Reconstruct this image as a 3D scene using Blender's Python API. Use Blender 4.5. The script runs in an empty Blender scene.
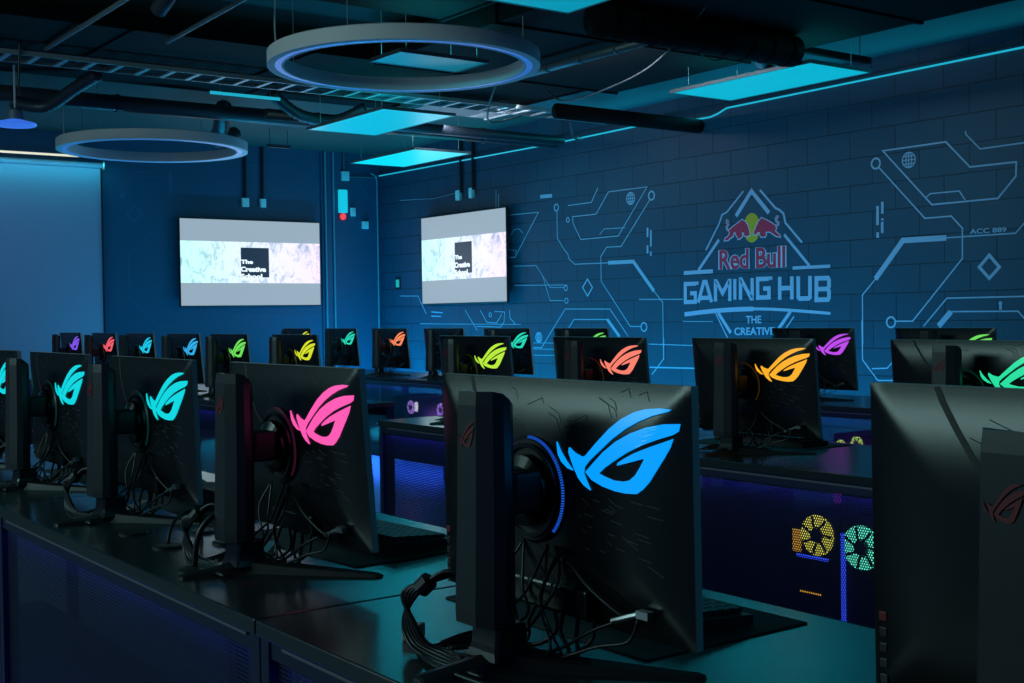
import bpy, bmesh, math, random
from mathutils import Vector, Matrix
from mathutils.geometry import tessellate_polygon
PI = math.pi
C = bpy.context.scene
COL = C.collection
random.seed(7)
EYE_H = 1.205                     # camera height above the floor

# ------------------------------------------------------------------ camera
cam_d = bpy.data.cameras.new('camera')
cam = bpy.data.objects.new('camera', cam_d); COL.objects.link(cam)
cam_d.sensor_width = 36.0
cam_d.lens = 36.0 * 1248.13 / 1024.0
cam_d.clip_start = 0.05
_r = Vector((0.805909, -0.591869, -0.014171)); _u = Vector((0.02367, 0.008294, 0.999685)); _f = Vector((0.591566, 0.805991, -0.020694))
m3 = Matrix((_r, _u, -_f)).transposed()
cam.matrix_world = Matrix.Translation((0, 0, EYE_H)) @ m3.to_4x4()
C.camera = cam
C.view_settings.view_transform = 'Standard'
C.view_settings.look = 'None'
C.view_settings.gamma = 1.0
C.view_settings.use_curve_mapping = False
C.view_settings.exposure = 0.0

# ------------------------------------------------------------------ world, lamps of the room and added fill lights
wd = bpy.data.worlds.new('world'); C.world = wd; wd.use_nodes = True
bg = wd.node_tree.nodes['Background']
bg.inputs[0].default_value = (0.008, 0.036, 0.09, 1); bg.inputs[1].default_value = 0.8

def area(name, loc, rot, sx, sy, power, color, spread=None):
    d = bpy.data.lights.new(name, 'AREA'); d.shape = 'RECTANGLE'; d.size = sx; d.size_y = sy
    d.energy = power; d.color = color
    if spread: d.spread = spread
    o = bpy.data.objects.new(name, d); COL.objects.link(o); o.location = loc; o.rotation_euler = rot
    return o
CYAN = (0.02, 0.80, 1.0)
# x0, x1, y0, y1 of every suspended panel lamp
PANELS = [(4.66, 5.30, 7.90, 9.11), (6.02, 6.65, 9.66, 10.86), (6.02, 6.62, 5.08, 6.32), (3.38, 4.00, 3.70, 4.93),
          (3.75, 4.37, 6.15, 6.50)]
PANEL_Z = 2.725
ADDED_FILL_PANELS = [(-0.8, -0.2, 3.6, 4.8), (1.9, 2.5, -0.6, 0.6), (6.02, 6.62, 1.6, 2.8)]  # unseen panel lights added outside the frame as fill
for (x0, x1, y0, y1) in PANELS + ADDED_FILL_PANELS:
    area('panel_glow', ((x0+x1)/2, (y0+y1)/2, PANEL_Z-0.03), (0, 0, 0), x1-x0, y1-y0, 2.4, CYAN)
    area('panel_uplight', ((x0+x1)/2, (y0+y1)/2, PANEL_Z+0.05), (PI, 0, 0), x1-x0, y1-y0, 2.8, CYAN)
# blue floor washers along both walls
area('wall_washer_right', (6.9, 9.0, 0.12), (0, math.radians(-155), 0), 0.1, 7.5, 75, (0.01, 0.50, 0.95))
area('wall_washer_back', (5.8, 12.2, 0.12), (math.radians(-155), 0, 0), 4.0, 0.1, 60, (0.01, 0.50, 0.95))
# lavender light aimed at the blind
area('blind_wash', (2.4, 11.4, 2.4), (math.radians(75), 0, 0), 2.4, 0.3, 6, (0.34, 0.42, 1.0))
area('wall_washer_corner', (7.05, 12.75, 0.25), (math.radians(-165), 0, 0), 0.9, 0.1, 14, (0.01, 0.48, 1.0))
# unseen softbox added far left, for reflections on shells and rings
area('added_softbox', (-3.2, 5.0, 2.55), (0, math.radians(-72), 0), 1.0, 5.0, 84, (0.56, 0.98, 0.95))
# white lights added to bring out the block wall paint, no track fixture
area('added_wall_wash', (6.1, 9.0, 2.9), (0, math.radians(-50), 0), 0.1, 1.6, 9, (0.78, 0.86, 1.0))
area('added_wall_wash', (5.2, 6.2, 2.75), (0, math.radians(-62), 0), 0.1, 1.0, 7, (0.72, 0.85, 1.0))

# ------------------------------------------------------------------ materials
def nt(name):
    m = bpy.data.materials.new(name); m.use_nodes = True
    t = m.node_tree; p = t.nodes['Principled BSDF']; return m, t, p
def mat(name, col, rough=0.5, metal=0.0, bump=0.0, scale=40.0, var=0.0, spec=0.5):
    m, t, p = nt(name)
    p.inputs['Base Color'].default_value = (*col, 1); p.inputs['Roughness'].default_value = rough
    p.inputs['Metallic'].default_value = metal; p.inputs['Specular IOR Level'].default_value = spec
    tc = t.nodes.new('ShaderNodeTexCoord'); n = t.nodes.new('ShaderNodeTexNoise'); n.inputs['Scale'].default_value = scale
    t.links.new(tc.outputs['Object'], n.inputs['Vector'])
    if bump:
        b = t.nodes.new('ShaderNodeBump'); b.inputs['Strength'].default_value = bump; b.inputs['Distance'].default_value = 0.002
        t.links.new(n.outputs['Fac'], b.inputs['Height']); t.links.new(b.outputs['Normal'], p.inputs['Normal'])
    if var:
        r = t.nodes.new('ShaderNodeMixRGB'); r.inputs[1].default_value = (*[c*(1-var) for c in col], 1); r.inputs[2].default_value = (*[min(1, c*(1+var)) for c in col], 1)
        t.links.new(n.outputs['Fac'], r.inputs[0]); t.links.new(r.outputs[0], p.inputs['Base Color'])
    return m
def glow(name, col, strength=1.0, base=None):
    m, t, p = nt(name)
    p.inputs['Base Color'].default_value = (*(base or [c*0.3 for c in col]), 1); p.inputs['Roughness'].default_value = 0.3
    p.inputs['Emission Color'].default_value = (*col, 1); p.inputs['Emission Strength'].default_value = strength
    return m
def srgb(r, g, b):
    f = lambda c: (c/255)/12.92 if c/255 <= 0.04045 else ((c/255+0.055)/1.055)**2.4
    return (f(r), f(g), f(b))

M = {}
M['shell'] = mat('monitor_shell', (0.008, 0.010, 0.012), 0.26, bump=0.05, scale=900)
M['side'] = mat('monitor_side', (0.55, 0.53, 0.55), 0.6, bump=0.1, scale=600)
M['etch'] = mat('etched_line', (0.08, 0.085, 0.09), 0.3)
M['groove'] = mat('shell_groove', (0.004, 0.004, 0.005), 0.6)
M['stand'] = mat('stand_plastic', (0.024, 0.026, 0.031), 0.36, bump=0.04, scale=700)
M['dark'] = mat('dark_plastic', (0.012, 0.012, 0.014), 0.45, bump=0.1, scale=500)
M['screen'] = mat('screen_glass', (0.004, 0.004, 0.006), 0.15)
M['cable'] = mat('cable_rubber', (0.015, 0.015, 0.018), 0.38, bump=0.1, scale=300)
M['chrome'] = mat('plug_metal', (0.5, 0.52, 0.55), 0.3, 1.0)
M['redlogo'] = mat('red_print', (0.20, 0.010, 0.018), 0.5)
M['desk'] = mat('desk_laminate', (0.020, 0.029, 0.032), 0.21, bump=0.04, scale=260, var=0.12)
M['deskmetal'] = mat('desk_frame_metal', (0.016, 0.020, 0.062), 0.42, 0.35, bump=0.1, scale=300)
M['trim'] = mat('highlight_strip_metal', (0.22, 0.22, 0.25), 0.35, 0.6)  # pale metal of the strip that imitates the apron highlight
M['pad'] = mat('mouse_pad_cloth', (0.02, 0.022, 0.026), 0.8, bump=0.4, scale=800)
M['key'] = mat('keycap_plastic', (0.022, 0.022, 0.026), 0.5, bump=0.1, scale=500)
M['case'] = mat('case_steel', (0.02, 0.02, 0.028), 0.4, 0.4, bump=0.1, scale=300)
M['black'] = mat('black_painted_metal', (0.0025, 0.003, 0.004), 0.8, bump=0.3, scale=60, var=0.3, spec=0.15)
M['pipe'] = mat('dark_painted_pipe', (0.03, 0.04, 0.055), 0.4, bump=0.2, scale=80, var=0.2)
M['galv'] = mat('galvanised_metal', (0.16, 0.2, 0.22), 0.42, 0.3, bump=0.2, scale=90, var=0.2)
M['wire'] = mat('steel_wire', (0.35, 0.4, 0.42), 0.4, 0.5)
M['ring'] = mat('ring_housing', (0.82, 0.80, 0.84), 0.55, bump=0.05, scale=200)
M['white'] = mat('white_plastic', (0.55, 0.6, 0.62), 0.5, bump=0.05, scale=200)
M['blind'] = mat('blind_fabric', (0.24, 0.36, 0.50), 0.8, bump=0.3, scale=400)
M['ceil'] = mat('ceiling_deck_paint', (0.010, 0.058, 0.055), 0.75, bump=0.5, scale=25, var=0.25)
M['soffit'] = mat('soffit_cyan_lit', (0.02, 0.13, 0.15), 0.7, bump=0.2, scale=40)  # brighter than the deck paint, standing in for cyan light near the wall
M['conduit'] = mat('painted_conduit', (0.08, 0.32, 0.40), 0.4, bump=0.1, scale=200)
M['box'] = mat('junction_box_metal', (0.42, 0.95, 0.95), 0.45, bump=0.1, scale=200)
M['fan'] = mat('fan_blade', (0.05, 0.05, 0.06), 0.4)
M['muralpaint'] = mat('mural_paint', (0.34, 0.52, 0.72), 0.7, bump=0.1, scale=100)
M['muralpaint2'] = mat('mural_paint_bright', (0.22, 0.52, 0.70), 0.7, bump=0.1, scale=100)
M['muralback'] = mat('mural_paint_faint', (0.008, 0.13, 0.26), 0.7, bump=0.1, scale=100)
M['redpaint'] = mat('mural_red', (0.55, 0.03, 0.08), 0.7, bump=0.1, scale=100)
M['yellowpaint'] = mat('mural_yellow', (0.60, 0.46, 0.02), 0.7, bump=0.1, scale=100)
M['palepaint'] = mat('mural_pale', (0.50, 0.62, 0.80), 0.7, bump=0.1, scale=100)
M['panel'] = glow('panel_diffuser', srgb(8, 174, 200), 1.0)
M['panel2'] = glow('panel_diffuser_far', srgb(5, 214, 230), 1.0)
M['panel_dim'] = glow('panel_diffuser_dim', srgb(4, 140, 165), 1.0); M['panel_dark'] = glow('panel_diffuser_dark', srgb(3, 92, 108), 1.0)
M['ledcyan'] = glow('cyan_led_tube', srgb(30, 170, 195), 1.0)
M['ledblue'] = glow('blue_led_strip', (0.03, 0.08, 1.0), 1.6)
M['ringled'] = glow('ring_led', srgb(40, 95, 190), 0.75, (0.3, 0.35, 0.45))
M['warm'] = glow('warm_strip', srgb(230, 230, 205), 1.0)
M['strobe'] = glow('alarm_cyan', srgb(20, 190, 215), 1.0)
M['redlamp'] = glow('alarm_red_lamp', (0.9, 0.06, 0.07), 1.0)
M['greenlamp'] = glow('green_indicator', srgb(25, 165, 160), 1.0)
M['domelight'] = glow('dome_diffuser', srgb(50, 105, 215), 1.0)

# floor: sealed concrete
def floor_mat():
    m, t, p = nt('sealed_concrete')
    tc = t.nodes.new('ShaderNodeTexCoord'); n = t.nodes.new('ShaderNodeTexNoise'); n.inputs['Scale'].default_value = 1.4; n.inputs['Detail'].default_value = 8
    r = t.nodes.new('ShaderNodeValToRGB'); r.color_ramp.elements[0].color = (0.10, 0.11, 0.13, 1); r.color_ramp.elements[1].color = (0.22, 0.23, 0.26, 1)
    t.links.new(tc.outputs['Object'], n.inputs['Vector']); t.links.new(n.outputs['Fac'], r.inputs[0]); t.links.new(r.outputs[0], p.inputs['Base Color'])
    p.inputs['Roughness'].default_value = 0.35
    return m
M['floor'] = floor_mat()
# painted concrete block wall, courses 203 mm high
def block_mat():
    m, t, p = nt('painted_block_wall')
    tc = t.nodes.new('ShaderNodeTexCoord'); sp = t.nodes.new('ShaderNodeSeparateXYZ'); cb = t.nodes.new('ShaderNodeCombineXYZ')
    a1 = t.nodes.new('ShaderNodeMath'); a1.operation = 'ADD'; a1.inputs[1].default_value = -8.112 + 0.4064*25
    a2 = t.nodes.new('ShaderNodeMath'); a2.operation = 'ADD'; a2.inputs[1].default_value = -2.958 + 0.2032*16
    t.links.new(tc.outputs['Object'], sp.inputs[0]); t.links.new(sp.outputs['Y'], a1.inputs[0]); t.links.new(sp.outputs['Z'], a2.inputs[0])
    t.links.new(a1.outputs[0], cb.inputs[0]); t.links.new(a2.outputs[0], cb.inputs[1])
    b = t.nodes.new('ShaderNodeTexBrick'); b.offset = 0.5; b.inputs['Scale'].default_value = 1.0
    b.inputs['Brick Width'].default_value = 0.4064; b.inputs['Row Height'].default_value = 0.2032
    b.inputs['Mortar Size'].default_value = 0.005; b.inputs['Mortar Smooth'].default_value = 0.4; b.inputs['Bias'].default_value = 0.0
    b.inputs['Color1'].default_value = (0.002, 0.062, 0.116, 1); b.inputs['Color2'].default_value = (0.003, 0.072, 0.127, 1); b.inputs['Mortar'].default_value = (0.001, 0.018, 0.036, 1)
    t.links.new(cb.outputs[0], b.inputs['Vector'])
    n = t.nodes.new('ShaderNodeTexNoise'); n.inputs['Scale'].default_value = 70; n.inputs['Detail'].default_value = 6
    t.links.new(tc.outputs['Object'], n.inputs['Vector'])
    mx = t.nodes.new('ShaderNodeMath'); mx.operation = 'MULTIPLY_ADD'; mx.inputs[1].default_value = -3.0
    t.links.new(b.outputs['Fac'], mx.inputs[0]); t.links.new(n.outputs['Fac'], mx.inputs[2])
    bp = t.nodes.new('ShaderNodeBump'); bp.inputs['Strength'].default_value = 0.5; bp.inputs['Distance'].default_value = 0.004
    t.links.new(mx.outputs[0], bp.inputs['Height']); t.links.new(bp.outputs[0], p.inputs['Normal'])
    t.links.new(b.outputs['Color'], p.inputs['Base Color']); p.inputs['Roughness'].default_value = 0.55
    return m
M['block'] = block_mat()
M['bluewall'] = mat('blue_wall_paint', (0.001, 0.092, 0.175), 0.5, bump=0.15, scale=150, var=0.06)
# perforated sheet: round holes in staggered rows
def mesh_mat():
    m, t, p = nt('perforated_sheet')
    p.inputs['Base Color'].default_value = (0.010, 0.012, 0.045, 1); p.inputs['Roughness'].default_value = 0.5; p.inputs['Metallic'].default_value = 0.3
    tc = t.nodes.new('ShaderNodeTexCoord'); sp = t.nodes.new('ShaderNodeSeparateXYZ'); t.links.new(tc.outputs['Object'], sp.inputs[0])
    def mth(op, a, b=None, c=None):
        n = t.nodes.new('ShaderNodeMath'); n.operation = op
        for i, v in enumerate((a, b, c)):
            if v is None: continue
            if isinstance(v, (int, float)): n.inputs[i].default_value = v
            else: t.links.new(v, n.inputs[i])
        return n.outputs[0]
    P = 0.0085
    row = mth('DIVIDE', sp.outputs['Z'], P*0.866); ri = mth('FLOOR', row); odd = mth('MODULO', ri, 2.0)
    cx = mth('ADD', mth('DIVIDE', sp.outputs['Y'], P), mth('MULTIPLY', odd, 0.5))
    fx = mth('SUBTRACT', mth('FRACT', cx), 0.5); fy = mth('MULTIPLY', mth('SUBTRACT', mth('FRACT', row), 0.5), 0.866)
    d = mth('SQRT', mth('ADD', mth('MULTIPLY', fx, fx), mth('MULTIPLY', fy, fy)))
    hole = mth('LESS_THAN', d, 0.33)
    tr = t.nodes.new('ShaderNodeBsdfTransparent'); mix = t.nodes.new('ShaderNodeMixShader'); out = t.nodes['Material Output']
    t.links.new(hole, mix.inputs[0]); t.links.new(p.outputs[0], mix.inputs[1]); t.links.new(tr.outputs[0], mix.inputs[2]); t.links.new(mix.outputs[0], out.inputs['Surface'])
    return m
M['mesh'] = mesh_mat()

# ------------------------------------------------------------------ helpers
def link(name, bm, m, parent=None, loc=None, rot=None, smooth=False, kind=None):
    me = bpy.data.meshes.new(name); bm.normal_update(); bm.to_mesh(me); bm.free()
    if isinstance(m, (list, tuple)):
        for k in m: me.materials.append(k)
    elif m: me.materials.append(m)
    if smooth:
        me.polygons.foreach_set('use_smooth', [True]*len(me.polygons))
    o = bpy.data.objects.new(name, me); COL.objects.link(o)
    if parent: o.parent = parent
    if loc: o.location = loc
    if rot: o.rotation_euler = rot
    if kind: o['kind'] = kind
    return o
def tag(o, label, cat, group=None, kind=None):
    o['label'] = label; o['category'] = cat
    if group: o['group'] = group
    if kind: o['kind'] = kind
    return o
def thing(name, label, cat, loc=(0, 0, 0), rz=0.0, group=None):
    o = bpy.data.objects.new(name, None); COL.objects.link(o); o.location = loc; o.rotation_euler = (0, 0, rz)
    o.empty_display_size = 0.1
    return tag(o, label, cat, group)
def copy_tree(o, parent=None):
    c = o.copy(); COL.objects.link(c)
    if parent: c.parent = parent
    for ch in [x for x in COL.objects if x.parent == o]: copy_tree(ch, c)
    return c
def box(bm, x0, x1, y0, y1, z0, z1, bev=0.0, mi=0):
    n0 = len(bm.faces)
    vs = [bm.verts.new(v) for v in ((x0, y0, z0), (x1, y0, z0), (x1, y1, z0), (x0, y1, z0), (x0, y0, z1), (x1, y0, z1), (x1, y1, z1), (x0, y1, z1))]
    fs = [bm.faces.new([vs[i] for i in q]) for q in ((3, 2, 1, 0), (4, 5, 6, 7), (0, 1, 5, 4), (1, 2, 6, 5), (2, 3, 7, 6), (3, 0, 4, 7))]
    for f in fs: f.material_index = mi
    if bev:
        es = list({e for f in fs for e in f.edges})
        r = bmesh.ops.bevel(bm, geom=es, offset=bev, segments=2, profile=0.5, affect='EDGES')
        for f in r['faces']: f.material_index = mi
    return bm
def B(*a, **k): return box(bmesh.new(), *a, **k)
def prism(bm, pts, z0, z1, tf=None, mi=0):
    """extrude polygon pts (2D) from z0 to z1; tf maps (a, b, c) to 3D"""
    tf = tf or (lambda a, b, c: (a, b, c))
    v0 = [bm.verts.new(tf(x, y, z0)) for x, y in pts]; v1 = [bm.verts.new(tf(x, y, z1)) for x, y in pts]
    tris = tessellate_polygon([[Vector((x, y, 0)) for x, y in pts]])
    n = len(pts); fs = []
    for a, b, c in tris:
        for vv in ((v0[a], v0[b], v0[c]), (v1[c], v1[b], v1[a])):
            try: fs.append(bm.faces.new(vv))
            except ValueError: pass
    for i in range(n):
        try: fs.append(bm.faces.new((v0[i], v0[(i+1) % n], v1[(i+1) % n], v1[i])))
        except ValueError: pass
    for f in fs: f.material_index = mi
    bmesh.ops.recalc_face_normals(bm, faces=[f for f in fs if f.is_valid])
    return bm
def smooth_pts(pts, n=6):
    pts = [Vector(p) for p in pts]; P = [pts[0]]+pts+[pts[-1]]; out = []
    for i in range(1, len(P)-2):
        for k in range(n):
            t = k/n; a, b, c, d = P[i-1], P[i], P[i+1], P[i+2]
            out.append(0.5*((2*b)+(c-a)*t+(2*a-5*b+4*c-d)*t*t+(3*b-a-3*c+d)*t**3))
    out.append(pts[-1]); return out
def tube(bm, pts, r, seg=8, curve=0, radii=None, mi=0):
    pts = smooth_pts(pts, curve) if curve else [Vector(p) for p in pts]
    rings = []; prev = None
    for i, p in enumerate(pts):
        d = (pts[min(i+1, len(pts)-1)]-pts[max(i-1, 0)]).normalized()
        if prev is None:
            u = d.cross(Vector((0, 0, 1)))
            if u.length < 0.1: u = d.cross(Vector((1, 0, 0)))
        else: u = prev-d*prev.dot(d)
        u.normalize(); prev = u; v = d.cross(u)
        rr = radii[i] if radii else r
        rings.append([bm.verts.new(p+(u*math.cos(a)+v*math.sin(a))*rr) for a in [2*PI*k/seg for k in range(seg)]])
    fs = []
    for a, b in zip(rings[:-1], rings[1:]):
        for k in range(seg): fs.append(bm.faces.new((a[k], a[(k+1) % seg], b[(k+1) % seg], b[k])))
    fs.append(bm.faces.new(list(reversed(rings[0])))); fs.append(bm.faces.new(rings[-1]))
    for f in fs: f.material_index = mi
    bmesh.ops.recalc_face_normals(bm, faces=fs)
    return bm
def lathe(bm, prof, seg=32, tf=None, mi=0, a0=0.0, a1=2*PI):
    """revolve closed profile [(r, h)] about the third axis"""
    tf = tf or (lambda x, y, z: (x, y, z)); full = abs(a1-a0-2*PI) < 1e-6
    n = seg if full else seg+1
    R = [[bm.verts.new(tf(r*math.cos(a0+(a1-a0)*k/seg), r*math.sin(a0+(a1-a0)*k/seg), h)) for r, h in prof] for k in range(n)]
    fs = []
    for k in range(seg):
        A_, B_ = R[k], R[(k+1) % n]
        for i in range(len(prof)):
            j = (i+1) % len(prof); q = [A_[i], A_[j], B_[j], B_[i]]
            try: fs.append(bm.faces.new(q))
            except ValueError: pass
    if not full:
        for E in (R[0], R[-1]):
            try: fs.append(bm.faces.new(E))
            except ValueError: pass
    for f in fs: f.material_index = mi
    bmesh.ops.remove_doubles(bm, verts=[v for v in bm.verts], dist=1e-6)
    bmesh.ops.recalc_face_normals(bm, faces=[f for f in bm.faces])
    return bm
def ribbon(pts, w):
    """mitred outline of an open or closed polyline"""
    P = [Vector(p) for p in pts]
    Q = [P[0]]
    for p in P[1:]:
        if (p-Q[-1]).length > 1e-3: Q.append(p)
    P = Q; L = []; Rr = []
    for i, p in enumerate(P):
        d0 = (P[i]-P[i-1]).normalized() if i else None; d1 = (P[i+1]-P[i]).normalized() if i < len(P)-1 else None
        if d0 is None and (P[0]-P[-1]).length < 1e-3 and len(P) > 2: d0 = (P[-1]-P[-2]).normalized()
        if d1 is None and (P[0]-P[-1]).length < 1e-3 and len(P) > 2: d1 = (P[1]-P[0]).normalized()
        d0 = d0 or d1; d1 = d1 or d0
        n0 = Vector((-d0.y, d0.x)); n1 = Vector((-d1.y, d1.x)); b = (n0+n1)
        if b.length < 1e-4: b = n0.copy()
        b.normalize(); k = min(2.2, 1/max(0.3, b.dot(n0)))
        L.append(p+b*w/2*k); Rr.append(p-b*w/2*k)
    return L, Rr
def stroke(bm, pts, w, tf, t0=0.0, t1=0.002, mi=0):
    L, Rr = ribbon(pts, w)
    a = [[bm.verts.new(tf(p.x, p.y, t)) for p in s] for s in (L, Rr) for t in (t0, t1)]
    L0, L1, R0, R1 = a; fs = []
    for i in range(len(L)-1):
        for q in ((L1[i], L1[i+1], R1[i+1], R1[i]), (L0[i], R0[i], R0[i+1], L0[i+1]), (L0[i], L0[i+1], L1[i+1], L1[i]), (R0[i], R1[i], R1[i+1], R0[i+1])):
            fs.append(bm.faces.new(q))
    fs.append(bm.faces.new((L0[0], L1[0], R1[0], R0[0]))); fs.append(bm.faces.new((L0[-1], R0[-1], R1[-1], L1[-1])))
    for f in fs: f.material_index = mi
    bmesh.ops.recalc_face_normals(bm, faces=fs)
def text_bm(s, bold=0.0, thick=0.02):
    cu = bpy.data.curves.new('t', 'FONT'); cu.body = s; cu.offset = bold; cu.extrude = thick; cu.resolution_u = 3
    o = bpy.data.objects.new('t', cu); COL.objects.link(o)
    me = bpy.data.meshes.new_from_object(o.evaluated_get(bpy.context.evaluated_depsgraph_get()))
    bm = bmesh.new(); bm.from_mesh(me)
    bpy.data.objects.remove(o); bpy.data.curves.remove(cu); bpy.data.meshes.remove(me)
    return bm
def fit_text(s, quad, tf, bold=0.0, d0=0.0, d1=0.003, pad=0.0):
    """quad = bottom-left, bottom-right, top-left, top-right in wall coordinates"""
    bm = text_bm(s, bold); xs = [v.co.x for v in bm.verts]; ys = [v.co.y for v in bm.verts]; zs = [v.co.z for v in bm.verts]
    x0, x1, y0, y1, z0, z1 = min(xs), max(xs), min(ys), max(ys), min(zs), max(zs)
    bl, br, tl, tr = [Vector(q) for q in quad]
    for v in bm.verts:
        u = (v.co.x-x0)/(x1-x0)*(1+2*pad)-pad; w = (v.co.y-y0)/(y1-y0); t = (v.co.z-z0)/(z1-z0)
        p = (bl*(1-u)+br*u)*(1-w)+(tl*(1-u)+tr*u)*w
        v.co = tf(p.x, p.y, d0+(d1-d0)*t)
    bmesh.ops.recalc_face_normals(bm, faces=bm.faces)
    return bm
WX = 7.642; WY = 13.07
onR = lambda u, h, t: (WX-t, u, h)          # a point on the right wall, t in front of it
onB = lambda u, h, t: (u, WY-t, h)          # a point on the back wall

MURAL_LEFT = [([(10.458,2.245),(9.931,2.237),(10.336,1.806),(10.479,1.808)],0.008),([(10.448,1.99),(10.355,2.087),(10.263,2.094),(10.199,2.048)],0.006),([(10.45,1.892),(10.311,1.873),(10.335,1.841)],0.006),([(9.635,2.224),(9.633,1.959),(9.525,1.839),(9.472,1.796),(9.454,1.748),(9.366,1.693),(8.873,1.686)],0.008),([(9.461,2.267),(9.107,2.268),(9.009,2.397)],0.008),([(9.392,2.153),(9.041,2.152),(8.858,2.346),(8.327,2.345),(8.727,1.928),(9.272,1.927),(9.386,2.092),(9.392,2.153)],0.008),([(8.993,1.955),(8.925,2.006),(8.628,1.997)],0.006),([(8.292,2.227),(8.689,1.829),(8.894,1.833),(8.98,1.749),(8.98,1.748),(8.977,1.516),(8.577,1.091),(8.433,1.09)],0.008),([(8.327,1.978),(8.329,1.894)],0.022),([(8.33,1.82),(8.331,1.747)],0.022),([(8.284,1.954),(8.287,1.807)],0.02),([(8.288,1.765),(8.288,1.723)],0.02),([(9.899,2.389),(9.709,2.384)],0.035),([(8.873,1.686),(8.523,1.683),(8.253,1.408)],0.035),([(8.253,1.408),(8.141,1.304),(8.138,0.792)],0.008),([(8.133,0.986),(8.136,0.805),(8.292,0.658)],0.008),([(9.178,1.544),(9.253,1.466),(9.181,1.383),(9.107,1.462),(9.178,1.544)],0.013),([(10.054,0.879),(9.911,0.881),(9.524,1.263),(8.857,1.254),(8.602,0.997)],0.008),([(9.474,1.078),(9.391,1.16),(8.896,1.157)],0.008),([(8.896,1.157),(8.724,0.996)],0.03),([(8.453,1.336),(7.885,1.327)],0.008),([(7.888,1.134),(7.527,1.131)],0.006),([(8.331,0.932),(7.772,0.925)],0.008),([(8.322,0.723),(7.755,0.728)],0.012),([(12.627,1.455),(12.226,1.446),(12.057,1.241)],0.008),([(11.947,1.261),(11.711,1.248)],0.012),([(11.949,1.214),(11.751,1.208)],0.012),([(11.267,1.274),(11.037,1.051)],0.008),([(10.98,1.27),(10.856,1.138),(10.681,1.13),(10.581,1.223)],0.008),([(10.715,1.253),(10.532,1.244),(10.546,1.137),(10.609,1.087),(11.049,1.095)],0.008),([(10.447,1.264),(10.437,1.179),(10.343,1.115)],0.008),([(12.194,1.128),(11.664,1.123),(10.249,1.115)],0.006),([(9.981,1.705),(9.757,1.479),(9.544,1.473)],0.006),([(9.881,1.607),(9.76,1.349),(9.546,1.345)],0.006),([(10.352,1.713),(9.981,1.705)],0.006),([(10.356,1.517),(9.485,1.496)],0.006),([(10.655,2.524),(10.659,2.335)],0.012),([(10.611,2.48),(10.615,2.342)],0.01),([(12.592,2.574),(11.851,2.535),(11.389,2.558)],0.006),([(10.045,0.927),(9.688,0.928)],0.006),([(10.046,0.865),(9.689,0.867)],0.006),([(10.048,0.803),(9.691,0.806)],0.006)]
MURAL_RIGHT = [([(5.781,2.375),(5.25,2.377),(5.062,2.182),(4.715,2.18),(4.718,2.086),(4.852,1.949),(5.367,1.948),(5.781,2.375)],0.012),([(5.411,2.006),(5.379,2.027),(5.147,2.025),(5.101,1.96)],0.009),([(5.816,2.257),(5.425,1.856),(5.211,1.856),(5.122,1.764),(5.124,1.759),(5.125,1.557),(5.534,1.125),(5.68,1.125)],0.01),([(5.094,2.433),(5.092,2.41),(4.983,2.297),(4.659,2.3),(4.474,2.302)],0.01),([(5.831,1.975),(5.832,1.838)],0.022),([(5.788,2.003),(5.789,1.916)],0.022),([(5.789,1.881),(5.789,1.866)],0.022),([(5.791,1.856),(5.791,1.775)],0.022),([(5.832,1.781),(5.832,1.741)],0.022),([(5.833,1.872),(5.833,1.835)],0.022),([(5.252,1.707),(5.612,1.709),(5.855,1.438)],0.04),([(5.252,1.707),(4.723,1.707),(4.662,1.766),(4.578,1.832)],0.009),([(5.855,1.438),(5.974,1.322),(5.974,0.948)],0.009),([(5.98,1.135),(5.977,0.837),(5.841,0.687),(5.635,0.694)],0.009),([(5.892,0.773),(5.757,0.78),(5.674,0.861)],0.009),([(4.918,1.57),(4.995,1.492),(4.919,1.413),(4.843,1.486),(4.918,1.57)],0.022),([(5.443,1.088),(5.251,1.284),(4.665,1.285),(4.53,1.285)],0.01),([(5.319,1.088),(5.218,1.19)],0.04),([(5.218,1.19),(4.707,1.187),(4.666,1.142),(4.596,1.063)],0.01),([(4.837,1.254),(4.837,1.199)],0.02),([(4.85,1.241),(4.823,1.24)],0.01)]
CIRC_LEFT = [((9.641,2.261),0.033,0.013),((9.464,2.127),0.022,0.009),((8.27,2.261),0.038,0.014),((8.391,1.086),0.038,0.012),((9.51,1.466),0.025,0.008),((9.503,1.344),0.025,0.008),((10.791,1.218),0.022,0.009)]
CIRC_RIGHT = [((5.843,2.289),0.038,0.013),((5.72,1.118),0.038,0.013)]
GLOBE_LEFT = [((8.549,2.259),0.055),((9.953,0.983),0.05)]
GLOBE_RIGHT = [((5.556,2.284),0.055)]
MURAL_BACK = [([(4.856,1.159),(4.563,1.462),(4.572,1.908),(5.036,2.338),(5.046,2.81)],0.008),([(4.856,1.159),(5.029,1.139)],0.008),([(5.046,2.81),(5.042,2.608)],0.03),([(4.644,2.43),(4.558,2.344),(4.64,2.264),(4.727,2.35),(4.644,2.43)],0.016),([(4.651,2.788),(4.89,2.795)],0.012),([(4.684,2.744),(4.906,2.749)],0.01),([(4.519,2.55),(4.518,2.511)],0.05),([(5.937,2.948),(6.012,2.942),(6.535,2.956)],0.01),([(6.465,2.372),(6.915,2.825),(6.916,2.873),(7.122,2.884)],0.008),([(6.764,2.382),(6.992,2.591)],0.008),([(7.252,2.048),(7.072,2.037),(7.057,1.234),(5.66,1.24),(5.511,1.114)],0.008),([(7.212,1.047),(7.219,1.418),(7.609,1.736)],0.008),([(7.607,1.65),(7.606,1.604)],0.05),([(6.029,2.444),(6.027,2.356)],0.008),([(7.424,1.081),(7.611,1.191)],0.008),([(7.331,2.866),(7.635,2.469)],0.008),([(6.826,2.457),(6.888,2.514)],0.008)]
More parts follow.
